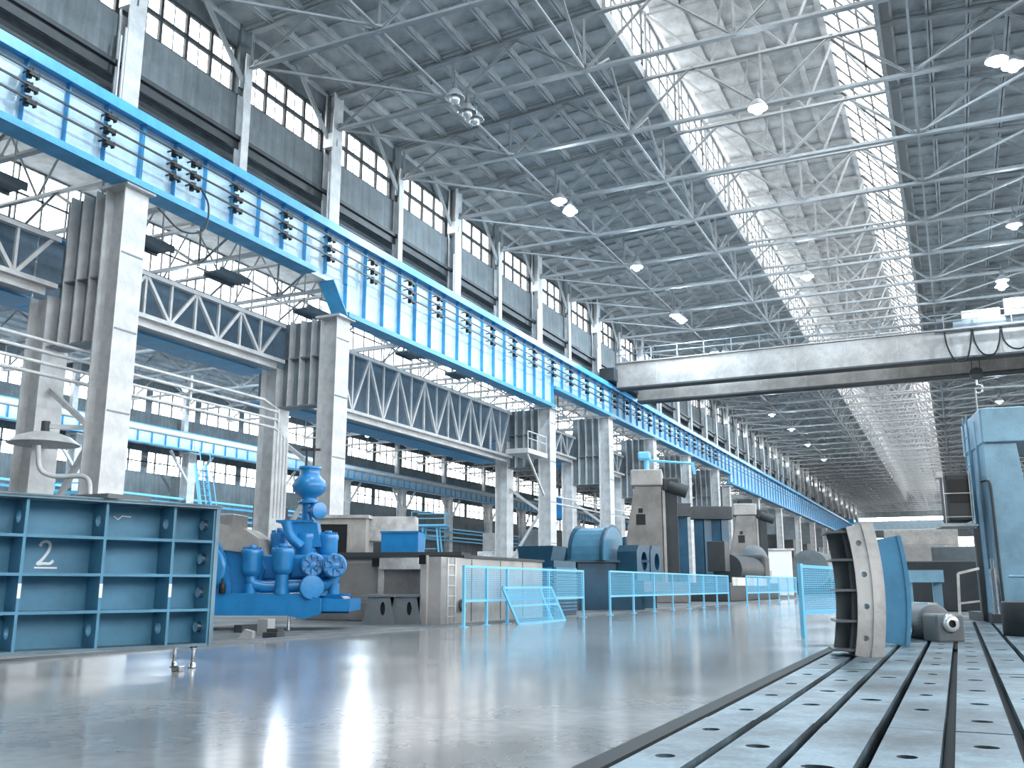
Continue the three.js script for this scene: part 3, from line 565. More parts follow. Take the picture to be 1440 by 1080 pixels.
// ---------- blue pump on its skid ----------
{
  const t = thing('mud_pump', 'bright blue pump with globe damper on a blue skid', 'pump', [-10.75, 0.19, -13.85], 0.43); t.scale.setScalar(0.705);
  const B = M.pump;
  // origin at the picture centre of the pump; x to the right along its skid, z to the front
  const sk = part('skid', [plate([[-3.6, 0.1], [0.15, 0.1], [0.55, 0.02], [0.95, 0.12], [0.95, 0.5], [0.42, 0.62], [-3.6, 0.62]], 0.2).translate(0, 0, 0.9), plate([[-3.6, 0.1], [1.3, 0.1], [1.3, 0.6], [-3.6, 0.6]], 0.2).translate(0, 0, -1.1), box(4.4, 0.06, 2, -1.5, 0.58, -0.1)], B, t);
  part('front_tray', [box(1.2, 0.06, 1.7, 1.0, 0.24, -0.2), box(1.15, 0.3, 0.05, 1.0, 0.34, 0.68), box(0.05, 0.3, 1.7, 1.58, 0.34, -0.2)], B, sk); part('tray_lip', bar([1.2, 0.52, -0.9], [1.5, 0.5, 0.5], 0.16, 0.03), M.castWhite, sk);
  for (const x of [-2.2, -1.9, -3.2, 0.2]) part('levelling_screw', rod([x, -0.24, 0.9], [x, 0.15, 0.9], 0.05, 10, 0.03), M.chrome, sk);
  // power end: round blue housing under a grey cover
  part('gear_housing', plate([[-1, -0.55], [0.95, -0.55], [0.9, 0.2], [0.55, 0.6], [0, 0.75], [-0.6, 0.65], [-1, 0.3]].map(([x, y]) => [x * 0.55, y]), 0.2).translate(-1.95, 1.25, 0.75), B, t);
  part('side_wheel', turned(lathe([[0.01, 0.12], [0.5, 0.1], [0.58, 0.04], [0.58, -0.08], [0.01, -0.08]], 28), Math.PI / 2, 0, 0, -1.95, 1.2, 0.9), B, t);
  part('crankcase', plate([[-2.6, 0.62], [-0.7, 0.62], [-0.55, 1.2], [-0.8, 1.9], [-1.2, 2.15], [-2.0, 2.25], [-2.8, 2.05]], 1.4).translate(0, 0, -0.15), B, t);
  part('cover', [plate([[-2.3, 1.75], [-0.62, 1.55], [-0.72, 1.95], [-1.1, 2.2], [-1.75, 2.32], [-2.2, 2.2]], 1.5).translate(0, 0, -0.1)], M.tarp, t);
  part('foot_bracket', plate([[-1.85, 0.6], [-1.3, 0.6], [-1.4, 1.3]], 0.3).translate(0, 0, 0.75), B, t);
  single('bottle', lathe([[0.001, 0.36], [0.03, 0.36], [0.03, 0.27], [0.08, 0.22], [0.08, 0], [0.001, 0]].reverse(), 12).scale(0.7, 0.7, 0.7).translate(-11.33, 0.625, -12.75), M.black, 'small dark bottle standing on the blue pump skid', 'bottle');
  const pot = (x, y, z, r, h) => {
    const p = part('valve_pot', lathe([[0.01, 0], [r * 0.55, 0.0], [r * 0.8, 0.06], [r, 0.16], [r, h * 0.68], [r * 1.06, h * 0.7], [r * 1.06, h * 0.86], [r * 0.98, h * 0.9], [0.01, h * 0.9]], 24).translate(x, y, z), B, t);
    const n = []; for (let k = 0; k < 9; k++) { const a = k * Math.PI * 2 / 9; n.push(box(0.05, 0.07, 0.05, x + Math.cos(a) * r * 0.8, y + h * 0.93, z + Math.sin(a) * r * 0.8)); }
    part('cover_nuts', n, B, p); part('cap_nut', lathe([[0.01, h * 1.05], [r * 0.35, h * 1.05], [r * 0.4, h * 0.9], [0.01, h * 0.9]].reverse(), 8).translate(x, y, z), B, p); return p;
  };
  pot(-0.81, 1.02, 0.75, 0.25, 0.72); pot(-0.03, 1.05, 0.85, 0.26, 0.72); pot(-0.45, 1.42, -0.4, 0.22, 0.8); pot(0.37, 1.42, 0.1, 0.27, 0.75); pot(0.88, 1.48, -0.05, 0.25, 0.66);
  part('fluid_block', [rbox(2.1, 0.62, 0.7, 0.1, 1.25, 0.05, 0.06), rbox(1.0, 0.5, 0.6, 0.6, 1.25, 0.25, 0.05)], B, t);
  const head = (x, y) => {
    const h = part('cylinder_head', turned(lathe([[0.01, -0.3], [0.27, -0.3], [0.27, 0], [0.3, 0.02], [0.3, 0.12], [0.24, 0.15], [0.12, 0.1], [0.1, 0.16], [0.01, 0.16]], 20), Math.PI / 2, 0.35, 0, x, y, 0.72), B, t), n = [];
    for (let k = 0; k < 8; k++) { const a = k * Math.PI / 4; n.push(box(0.07, 0.09, 0.12, Math.cos(a) * 0.21, Math.sin(a) * 0.21, 0.16), bar([0, 0, 0.13], [Math.cos(a) * 0.2, Math.sin(a) * 0.2, 0.14], 0.05, 0.05)); }
    part('head_bolts', n.map((g) => g.rotateY(0.35).translate(x, y, 0.72)), B, h);
  };
  head(0.66, 1.3); head(1.2, 1.28);
  part('suction_manifold', [pipe([[-0.81, 1.1, 0.75], [-0.8, 0.84, 0.75], [-0.45, 0.76, 0.75], [1.1, 0.8, 0.55], [1.22, 1.1, 0.55]], 0.14, 0.25, 14), rod([-0.03, 0.7, 0.85], [-0.03, 1.15, 0.85], 0.16, 16), rod([-0.81, 0.6, 0.75], [-0.81, 0.85, 0.75], 0.15, 16), rod([-0.03, 0.6, 0.85], [-0.03, 0.72, 0.85], 0.2, 16), rod([1.18, 0.6, 0.55], [1.18, 0.85, 0.55], 0.14, 16)], B, t);
  part('blind_flange', turned(lathe([[0.01, 0.06], [0.26, 0.06], [0.3, 0.04], [0.3, -0.06], [0.15, -0.06], [0.15, -0.4], [0.01, -0.4]].reverse(), 26), Math.PI / 2, 0.5, 0, 0.72, 0.76, 0.95), B, t);
  // discharge tower and pulsation globe
  part('discharge_saddle', [plate([[-0.42, 2.36], [0.5, 2.36], [0.62, 1.75], [-0.1, 1.75], [-0.18, 1.95], [-0.3, 2.1]], 0.4).translate(0.15, 0, 0.1), box(0.95, 0.06, 0.5, 0.1, 2.39, 0.1), pipe([[-0.1, 2.36, 0.35], [0.0, 2.0, 0.4], [0.3, 1.75, 0.35]], 0.13, 0.2, 12)], B, t);
  part('discharge_cross', [rod([0.35, 2.4, 0], [0.35, 2.85, 0], 0.16, 18), rod([0.35, 2.66, 0], [0.62, 2.66, 0.22], 0.12, 16)], B, t);
  part('blind_flange', turned(lathe([[0.01, 0.06], [0.2, 0.06], [0.22, 0.03], [0.22, -0.05], [0.01, -0.05]].reverse(), 24), Math.PI / 2, 0.75, 0, 0.68, 2.66, 0.26), B, t);
  part('damper_globe', lathe([[0.01, 2.84], [0.26, 2.84], [0.26, 2.9], [0.2, 2.92], [0.2, 3.02], [0.3, 3.07], [0.4, 3.17], [0.44, 3.31], [0.4, 3.44], [0.31, 3.53], [0.26, 3.58], [0.25, 3.72], [0.29, 3.74], [0.29, 3.8], [0.01, 3.8]], 32).translate(0.35, 0, 0), B, t);
  part('lifting_rods', [rod([0.25, 3.8, 0], [0.25, 4.3, 0], 0.03), rod([0.45, 3.8, 0.05], [0.45, 4.35, 0.05], 0.03), box(0.5, 0.05, 0.1, 0.35, 4.25, 0)], M.darkSteel, t);
}

// ---------- small things on the floor by the pump ----------
single('steel_cube', [rbox(0.2, 0.24, 0.18, -9.75, 0.135, -12.0, 0.008)], M.steel, 'pale grey steel cube with a hole on a low bracket', 'block');
single('steel_bracket', [rbox(0.26, 0.08, 0.18, -9.08, 0.055, -11.35, 0.01), box(0.2, 0.05, 0.14, -9.06, 0.12, -11.36)], M.darkSteel, 'dark stepped steel bracket lying at the aisle edge', 'bracket');
single('steel_wedge', plate([[0, 0], [0.2, 0], [0.2, 0.1], [0.08, 0.13]], 0.14).rotateY(0.4).translate(-9.4, 0.015, -11.0), M.steel, 'pale steel wedge lying beside the dark bracket', 'wedge');
single('steel_bar', box(0.16, 0.12, 0.5, -10.6, 0.075, -12.6), M.darkSteel, 'short dark steel bar lying before the pump skid', 'bar');
for (let i = 0; i < 2; i++) {                                    // two joined pedestals
  const t = thing('pedestal', i ? 'dark steel pedestal with oval hole, next to the grey tank' : 'dark steel pedestal with oval hole, next to the blue pump', 'pedestal', [-10.42 + i * 0.42, 0.015, -16.35 - i * 0.3], 0.35);
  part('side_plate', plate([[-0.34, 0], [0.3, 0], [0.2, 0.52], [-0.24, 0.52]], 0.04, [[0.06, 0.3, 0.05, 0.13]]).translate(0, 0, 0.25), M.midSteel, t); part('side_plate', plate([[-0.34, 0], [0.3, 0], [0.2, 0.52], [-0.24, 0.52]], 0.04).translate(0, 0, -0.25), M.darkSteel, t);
  part('core', box(0.4, 0.5, 0.3, -0.03, 0.25, -0.05), M.darkSteel, t); part('top_plate', box(0.62, 0.05, 0.64, -0.02, 0.55, 0), M.midSteel, t);
}

// ---------- grey tank with ladder ----------
{
  const t = thing('tank_housing', 'long beige grey steel housing with a ladder on its corner', 'housing', [-9.25, 0.015, -16.6]);
  part('body', [span(-0.45, 0, 0, 1.3, -5.1, 0), span(-4.2, -0.45, 0, 1.3, -5.1, -0.95)], M.machineLight, t); part('front_panel', span(-3.9, -0.5, 0.42, 1.22, -0.95, -0.92), M.machine, t); part('lower_panel', span(-3.9, -0.5, 0.02, 0.38, -0.95, -0.92), M.machine, t);
  part('corner_post', span(-0.42, -0.28, 0, 1.33, 0, 0.08), M.machineLight, t); part('corner_post', span(-2.0, -1.9, 0.4, 1.3, -0.92, -0.84), M.castWhite, t);
  part('corner_block', span(-2.15, -1.98, 1.14, 1.32, -0.93, -0.82), M.black, t); part('corner_block', span(-0.45, -0.3, 1.16, 1.34, 0, 0.1), M.black, t); part('top_box', span(-1.95, -1.0, 1.08, 1.32, -0.93, -0.8), M.castWhite, t);
  const l = part('ladder', [box(0.04, 1.28, 0.04, 0.12, 0.64, -0.05), box(0.04, 1.28, 0.04, 0.12, 0.64, -0.36)], M.castWhite, t); for (let k = 0; k < 6; k++) part('rung', rod([0.12, 0.14 + k * 0.2, -0.05], [0.12, 0.14 + k * 0.2, -0.36], 0.015), M.castWhite, l);
  part('top_rim', span(-4.25, 0.04, 1.3, 1.36, -5.15, -0.9), M.darkSteel, t);
  for (const z of [-1.3, -2.7, -3.9]) part('panel_seam', span(0, 0.012, 0.02, 1.28, z, z - 0.03), M.machine, t);
  part('valve_wheel', turned(new THREE.TorusGeometry(0.1, 0.03, 8, 16), 0, Math.PI / 2, 0, 0.06, 0.35, -0.8), M.darkSteel, t);
}
{ const t = thing('blue_crate', 'bright blue open steel box on the dark ledge behind the tank', 'box', [-15.4, 1.75, -25.2], 0.3); part('body', [box(1.1, 0.6, 0.05, 0, 0.3, 0.4), box(1.1, 0.6, 0.05, 0, 0.3, -0.4), box(0.05, 0.6, 0.8, 0.55, 0.3, 0), box(0.05, 0.6, 0.8, -0.55, 0.3, 0), box(1.1, 0.05, 0.8, 0, 0.02, 0)], M.pump, t); part('rim', [box(1.2, 0.06, 0.08, 0, 0.6, 0.42), box(1.2, 0.06, 0.08, 0, 0.6, -0.42)], M.pump, t); }
{ const t = thing('dark_ledge', 'long dark steel bench behind the grey tank', 'bench', [-15.8, 0.015, -25.3], 0.3); part('top', box(4.6, 0.2, 1.6, 0, 1.63, 0), M.darkSteel, t); part('frame', box(4.2, 1.5, 1.2, 0, 0.76, -0.1), M.midSteel, t); }
{ const t = thing('air_duct', 'pale grey duct box with a dark square mouth behind the pump', 'duct', [-18.4, 0.015, -26.4], 0.4); part('body', [box(1.7, 2.9, 1.4, 0, 1.45, 0)], M.machineLight, t); part('hood', [box(1.9, 0.1, 1.6, 0, 2.95, 0), box(1.5, 0.8, 0.9, 1.6, 2.6, -0.4)], M.castWhite, t); part('mouth', box(0.95, 1.2, 0.06, -0.25, 2.1, 0.7), M.black, t); part('mouth_frame', [box(1.1, 0.08, 0.1, -0.25, 2.74, 0.72), box(1.1, 0.08, 0.1, -0.25, 1.46, 0.72), box(0.08, 1.3, 0.1, -0.8, 2.1, 0.72), box(0.08, 1.3, 0.1, 0.3, 2.1, 0.72)], M.machineLight, t); }
{ const t = thing('louvred_cabinet', 'blue louvred cabinet behind the first mesh fence', 'cabinet', [-9.55, 0.015, -22.7]); part('body', box(1.0, 1.35, 1.5, 0, 0.68, 0), M.navy, t); for (let k = 0; k < 13; k++) part('louvre', box(0.9, 0.04, 0.05, 0, 0.15 + k * 0.085, 0.77).rotateX(0), M.pump, t); for (let k = 0; k < 13; k++) part('louvre', box(0.05, 0.04, 1.4, 0.52, 0.15 + k * 0.085, 0), M.frameBlue, t); part('hopper', plate([[-0.42, 1.35], [0.42, 1.35], [0.5, 1.72], [-0.5, 1.72]], 0.9).translate(-0.05, 0, 0.2), M.navy, t); }

// ---------- mesh fences ----------
function fence(label, p, turn, panels, H, group, name = 'mesh_fence') {  // panels: widths along local x
  const t = thing(name, label, 'fence', p, turn, group), r = 0.022; let x = 0;
  const post = (px) => part('post', [box(0.05, H, 0.05, px, H / 2, 0), box(0.14, 0.012, 0.14, px, 0.006, 0)], M.cyan, t);
  post(0);
  for (const w of panels) {
    part('top_rail', box(w, 0.045, 0.045, x + w / 2, H - 0.02, 0), M.cyan, t); part('middle_rail', box(w, 0.045, 0.045, x + w / 2, H * 0.42, 0), M.cyan, t);
    const g = [], y0 = H * 0.42, y1 = H, s = 0.042; for (let a = s; a < w; a += s) g.push(box(0.006, y1 - y0, 0.004, x + a, (y0 + y1) / 2, 0)); for (let b = y0 + s; b < y1; b += s) g.push(box(w, 0.007, 0.004, x + w / 2, b, 0));
    part('wire_mesh', g, M.cyan, t).userData.kind = 'stuff';
    x += w; post(x);
  }
}
fence('tall light blue mesh fence before the beige tank housing', [-8.43, 0, -16.02], Math.PI / 2, [0.95, 0.95, 2.2, 2.2], 1.13);
fence('light blue mesh fence before the dark blue bearing housing', [-8.4, 0, -24.24], Math.PI / 2 - 0.02, [1.9, 1.9, 1.9, 1.9, 1.9, 1.9, 1.8], 1.15);
fence('far light blue mesh fence along the grey machines', [-7.5, 0, -37.8], Math.PI / 2 - 0.06, [1.8, 1.8, 1.8, 1.8, 1.8], 1.15);
{ const t = thing('leaning_fence_panel', 'loose slanted light blue mesh panel leaning on the fence', 'fence panel', [-8.1, 0, -18.9], Math.PI / 2); t.rotation.set(0, Math.PI / 2, 0);
  const a = [[-1.25, 0, 0.05], [1.25, 0, 0.05], [0.95, 0.72, -0.16], [-1.55, 0.72, -0.16]]; part('panel_frame', [0, 1, 2, 3].map((i) => bar(a[i], a[(i + 1) % 4], 0.045, 0.045)), M.cyan, t); part('cross_bar', bar([-1.4, 0.36, -0.06], [1.1, 0.36, -0.06], 0.035, 0.035), M.cyan, t); part('cross_bar', bar([0.55, 0, 0.05], [0.3, 0.72, -0.16], 0.035, 0.035), M.cyan, t);
  const g = []; for (let k = 1; k < 60; k++) { const x = k * 2.5 / 60; g.push(bar([-1.25 + x, 0, 0.05], [-1.55 + x, 0.72, -0.16], 0.006, 0.006)); } for (let k = 1; k < 20; k++) { const f = k / 20; g.push(bar([-1.25 - 0.3 * f, 0.72 * f, 0.05 - 0.21 * f], [1.25 - 0.3 * f, 0.72 * f, 0.05 - 0.21 * f], 0.006, 0.006)); } part('wire_mesh', g, M.cyan, t).userData.kind = 'stuff'; }
{ // free-standing guard screen near the floor plate
  const t = thing('guard_screen', 'light blue mesh guard screen with splayed legs beside the floor plate', 'screen', [-2.15, 0, -14.9], Math.PI / 2 - 0.42);
  part('post', box(0.06, 1.08, 0.06, 0, 0.54, 0), M.cyan, t); part('post', bar([1.5, 0, 0.12], [1.3, 1.12, 0], 0.07, 0.07), M.cyan, t); part('post', box(0.06, 1.0, 0.06, 2.5, 0.5, -0.15), M.cyan, t);
  part('top_rail', bar([0, 1.04, 0], [2.5, 1.0, -0.15], 0.05, 0.05), M.cyan, t); part('bottom_rail', bar([0, 0.36, 0], [2.5, 0.36, -0.15], 0.05, 0.05), M.cyan, t);
  const g = []; for (let k = 1; k < 66; k++) { const f = k / 66; g.push(box(0.009, 0.66, 0.006, 2.5 * f, 0.7, -0.15 * f)); } for (let k = 1; k < 20; k++) g.push(bar([0, 0.36 + k * 0.033, 0], [2.5, 0.36 + k * 0.033, -0.15], 0.006, 0.007)); part('wire_mesh', g, M.cyan, t).userData.kind = 'stuff';
}

// ---------- dark blue bearing housing ----------
{
  const t = thing('bearing_housing', 'big dark blue arched bearing housing behind the mesh fence', 'machine housing', [-10.35, 0.015, -29.6], 0.5);
  const arch = (w, y0, yc, r) => { const p = [[-w, y0], [w, y0]]; for (let a = 0; a <= 12; a++) { const q = Math.PI * a / 12; p.push([Math.cos(q) * r, yc + Math.sin(q) * r]); } return p; };
  part('base', [box(2.1, 1.5, 1.6, 0, 0.75, 0)], M.navy, t); part('base_flange', box(2.6, 0.07, 1.9, -0.1, 1.5, 0), M.navy, t);
  part('arch_cover', plate(arch(0.85, 1.53, 1.75, 0.85), 1.25).rotateY(1.0).translate(-0.35, 0, 0.1), M.frameBlue, t); part('arch_rib', plate(arch(0.93, 1.53, 1.75, 0.93), 0.1).rotateY(1.0).translate(0.12, 0, 0.42), M.navy, t); part('arch_rib', plate(arch(0.93, 1.53, 1.75, 0.93), 0.1).rotateY(1.0).translate(-0.8, 0, -0.2), M.navy, t); part('arch_gusset', box(0.05, 0.75, 0.5, 0.5, 1.9, 0.62), M.navy, t);
  const bearing = (x, z, s) => { part('bearing_block', plate([[-0.45 * s, 0.9], [0.45 * s, 0.9], [0.45 * s, 2.0], [-0.3 * s, 2.0], [-0.45 * s, 1.8]], 0.7, [[0.05, 1.5, 0.2 * s, 0.3 * s]]).rotateY(0.9).translate(x, 0, z), M.navy, t); };
  bearing(0.75, 0.75, 1); bearing(1.3, 0.1, 0.9);
  part('side_box', rbox(0.8, 1.3, 0.9, -1.35, 1.3, -0.4, 0.04), M.navy, t); part('side_box', box(0.5, 0.5, 0.4, 1.2, 0.3, 0.6), M.navy, t);
}

// ---------- tall boring machines ----------
for (let i = 0; i < 2; i++) {
  const t = thing('boring_machine', i ? 'second tall beige machine column farther along the hall' : 'tall beige boring machine column with a dark square opening', 'machine', i ? [-12.2, 0.015, -63] : [-12.6, 0.015, -42.6], 0.25);
  const c = part('machine_column', plate([[-1.55, 0.9], [0.45, 0.9], [0.45, 5.2], [-0.75, 5.2]], 1.6), M.machine, t);
  part('head_cap', rbox(1.45, 0.75, 1.8, -0.2, 5.6, 0, 0.08), M.machineLight, c); part('opening', [rbox(0.42, 0.48, 0.03, -0.5, 3.7, 0.81, 0.01), rbox(0.2, 0.2, 0.03, -0.5, 4.1, 0.81, 0.01)], M.black, c);
  for (const x of [0.55, 0.8, 1.05]) part('guide_way', box(0.12, 4.6, 0.5, x, 3, 0.5 - x * 0.4), x === 0.8 ? M.darkSteel : M.machineLight, t);
  part('way_cover', box(0.7, 4.5, 1, 0.8, 2.9, -0.1), M.darkSteel, t); part('base', rbox(3.4, 0.9, 2.6, -0.1, 0.45, 0, 0.05), M.machine, t);
  part('drive', [rbox(0.8, 0.6, 0.8, 0.9, 5.3, 0.2, 0.1), turned(new THREE.CylinderGeometry(0.3, 0.3, 0.9, 14), 0, 0, 1.2, 1.2, 5.1, 0.4)], M.darkSteel, t);
  if (!i) { const j = part('jib', [rod([-0.2, 5.9, 0], [-0.2, 6.6, 0], 0.12, 10), rod([-0.2, 6.5, 0], [1.9, 6.3, 0], 0.06, 10), bar([1.9, 6.35, 0], [2.0, 5.8, 0], 0.14, 0.14)], M.cyan, t); part('motor', rbox(0.6, 0.4, 0.5, -0.3, 6.7, 0, 0.12), M.cyan, j); }
}
{ const t = thing('lathe_body', 'long dark grey lathe body behind the mesh fence', 'lathe', [-11, 0.015, -53], Math.PI / 2); part('bed', rbox(14, 0.9, 2.2, 0, 0.45, 0, 0.05), M.darkSteel, t); part('headstock', [turned(new THREE.CylinderGeometry(0.75, 0.75, 6.5, 24), 0, 0, Math.PI / 2, 0, 1.6, 0.2), rbox(1.6, 1.6, 1.6, 3.8, 1.7, 0.2, 0.2)], M.darkSteel, t); part('motor_dome', new THREE.SphereGeometry(0.8, 20, 14).translate(3.9, 2.3, 0.2), M.midSteel, t); part('tool_post', rbox(1.4, 0.5, 0.7, 5.3, 1.4, 0.5, 0.05), M.machineLight, t); part('cabinet', rbox(1.1, 1.5, 0.9, -4.3, 2.2, 0, 0.03), M.darkSteel, t); part('front_guard', box(9, 0.4, 0.06, -2, 0.95, 1.12), M.castWhite, t); }
for (let i = 0; i < 2; i++) { // pleated curtains
  const t = thing('pleated_curtain', i ? 'dark blue pleated machine curtain beside the second machine column' : 'wide dark blue pleated machine curtain behind the lathe', 'curtain', i ? [-15, 0.015, -66] : [-17.2, 0.015, -62], 0.55), n = i ? 4 : 5, w = 0.62;
  for (let k = 0; k < n; k++) part('pleat', plate([[-w / 2, 0.0], [w / 2, 0.0], [w / 2, 5.3], [-w / 2, 5.3]], 0.12).rotateY(k % 2 ? 0.35 : -0.35).translate((k - n / 2) * w, 0, 0), M.navy, t); part('head_box', rbox(n * w + 0.3, 0.9, 0.8, -0.3, 5.7, 0, 0.04), M.darkSteel, t);
}
{ const t = thing('white_cabin', 'white enclosed machine cabin far along the columns', 'cabin', [-13.8, 0.015, -76], 0.3); part('walls', rbox(4, 3.4, 4, 0, 1.7, 0, 0.1), M.white, t); part('roof', box(4.3, 0.15, 4.3, 0, 3.45, 0), M.castWhite, t); }
{ const t = thing('large_cylinder', 'large grey cylinder lying on cradles far along the hall', 'cylinder', [-11.6, 0.015, -92], Math.PI / 2); part('shell', turned(new THREE.CylinderGeometry(1.6, 1.6, 12, 28), 0, 0, Math.PI / 2, 0, 2.2, 0), M.midSteel, t); for (const x of [-4, 0, 4]) part('cradle', box(0.8, 1.4, 3, x, 0.7, 0), M.darkSteel, t); }

// ---------- castings on the floor plate ----------
{
  const seg = (t, R, a0, a1, w, th, m, name) => { const s = new THREE.Shape(); s.absarc(0, 0, R, a0, a1, false); s.absarc(0, 0, R - th, a1, a0, true); part(name, new THREE.ExtrudeGeometry(s, { depth: w, bevelEnabled: false, curveSegments: 24 }).translate(0, 0, -w / 2), m, t); };
  const t = thing('ribbed_segment', 'white curved flange casting with four bolt holes, ribbed dark sides', 'casting', [-1.0, -0.015, -11.0], 0.2);
  // the arc bulges to the right: its radius centre lies to the left
  const R = 3.6, aa = 0.2, cx = 0.22 - R;
  const flange = (r0, r1, z, d, m, name, holes) => { const s = new THREE.Shape(); s.absarc(cx, 0.72, r1, -aa, aa, false); s.absarc(cx, 0.72, r0, aa, -aa, true); if (holes) for (const a of [-0.144, -0.048, 0.048, 0.144]) { const h = new THREE.Path(); h.absarc(cx + Math.cos(a) * (r0 + 0.085), 0.72 + Math.sin(a) * (r0 + 0.085), 0.03, 0, Math.PI * 2, true); s.holes.push(h); } return part(name, new THREE.ExtrudeGeometry(s, { depth: d, bevelEnabled: false, curveSegments: 24 }).translate(0, 0, z), m, t); };
  flange(R - 0.24, R - 0.06, 0.1, 0.06, M.castWhite, 'flange_face', true); flange(R - 0.07, R + 0.04, 0.04, 0.1, M.castWhite, 'flange_lip');
  flange(R - 0.1, R - 0.03, -0.5, 0.56, M.castWhite, 'outer_shell'); flange(R - 0.28, R - 0.22, -0.42, 0.5, M.darkSteel, 'inner_shell'); flange(R - 0.34, R - 0.22, -0.5, 0.06, M.midSteel, 'rear_flange');
  flange(R - 0.085, R - 0.055, 0.15, 0.03, M.castWhite, 'face_ridge');
  for (const a of [-0.19, -0.098, 0, 0.098, 0.19]) { const x = cx + Math.cos(a) * (R - 0.32), y = 0.72 + Math.sin(a) * (R - 0.32); part('side_rib', box(0.24, 0.025, 0.6, x - 0.02, y, -0.18), M.midSteel, t); }
  flange(R - 0.43, R - 0.28, -0.2, 0.02, M.midSteel, 'middle_rib');
  const b = thing('curved_shell', 'glossy blue curved shell segment behind the white casting', 'casting', [-0.78, -0.015, -13.6], 0.12);
  seg(b, 3.8, -0.182, 0.182, 0.7, 0.05, M.shellBlue, 'shell'); b.children[0].position.set(0.17 - 3.8, 0.71, 0); seg(b, 3.79, -0.185, 0.185, 0.06, 0.3, M.shellBlue, 'end_web'); b.children[1].position.set(0.17 - 3.8, 0.71, 0.3);
  const r = thing('stub_roller', 'dark steel roller with a flat-sided end lying on the plate', 'roller', [-0.46, 0.25, -14.95], 0); r.rotation.set(0, 0.5, 0);
  part('barrel', turned(lathe([[0.01, -0.9], [0.22, -0.9], [0.255, -0.84], [0.255, 0.2], [0.22, 0.26], [0.01, 0.26]], 28), Math.PI / 2, 0, 0), M.midSteel, r); part('square_end', rbox(0.4, 0.38, 0.4, 0, -0.06, 0.44, 0.04), M.midSteel, r); part('end_ring', turned(lathe([[0.05, 0.69], [0.1, 0.69], [0.13, 0.63], [0.05, 0.63]], 22), Math.PI / 2, 0, 0), M.bright, r); part('centre_bore', turned(new THREE.CylinderGeometry(0.05, 0.05, 0.02, 14), Math.PI / 2, 0, 0, 0, 0, 0.645), M.black, r); part('flat_strip', box(0.14, 0.04, 1.0, 0.02, 0.25, -0.33), M.bright, r);
  const cb = thing('bright_sleeve', 'shiny short steel sleeve beside the dark roller', 'sleeve', [-0.86, 0.0, -14.6], 0); part('tube', turned(lathe([[0.13, -0.2], [0.17, -0.2], [0.17, 0.2], [0.13, 0.2], [0.13, -0.2]], 24), Math.PI / 2, 0.4, 0, 0, 0.17, 0), M.chrome, cb);
  single('dark_drum', lathe([[0.01, 0], [0.32, 0], [0.32, 0.5], [0.3, 0.52], [0.26, 0.5], [0.01, 0.48]], 28).translate(0.86, 0, -16.6), M.darkSteel, 'dark steel drum standing by the blue portal machine', 'drum');
}

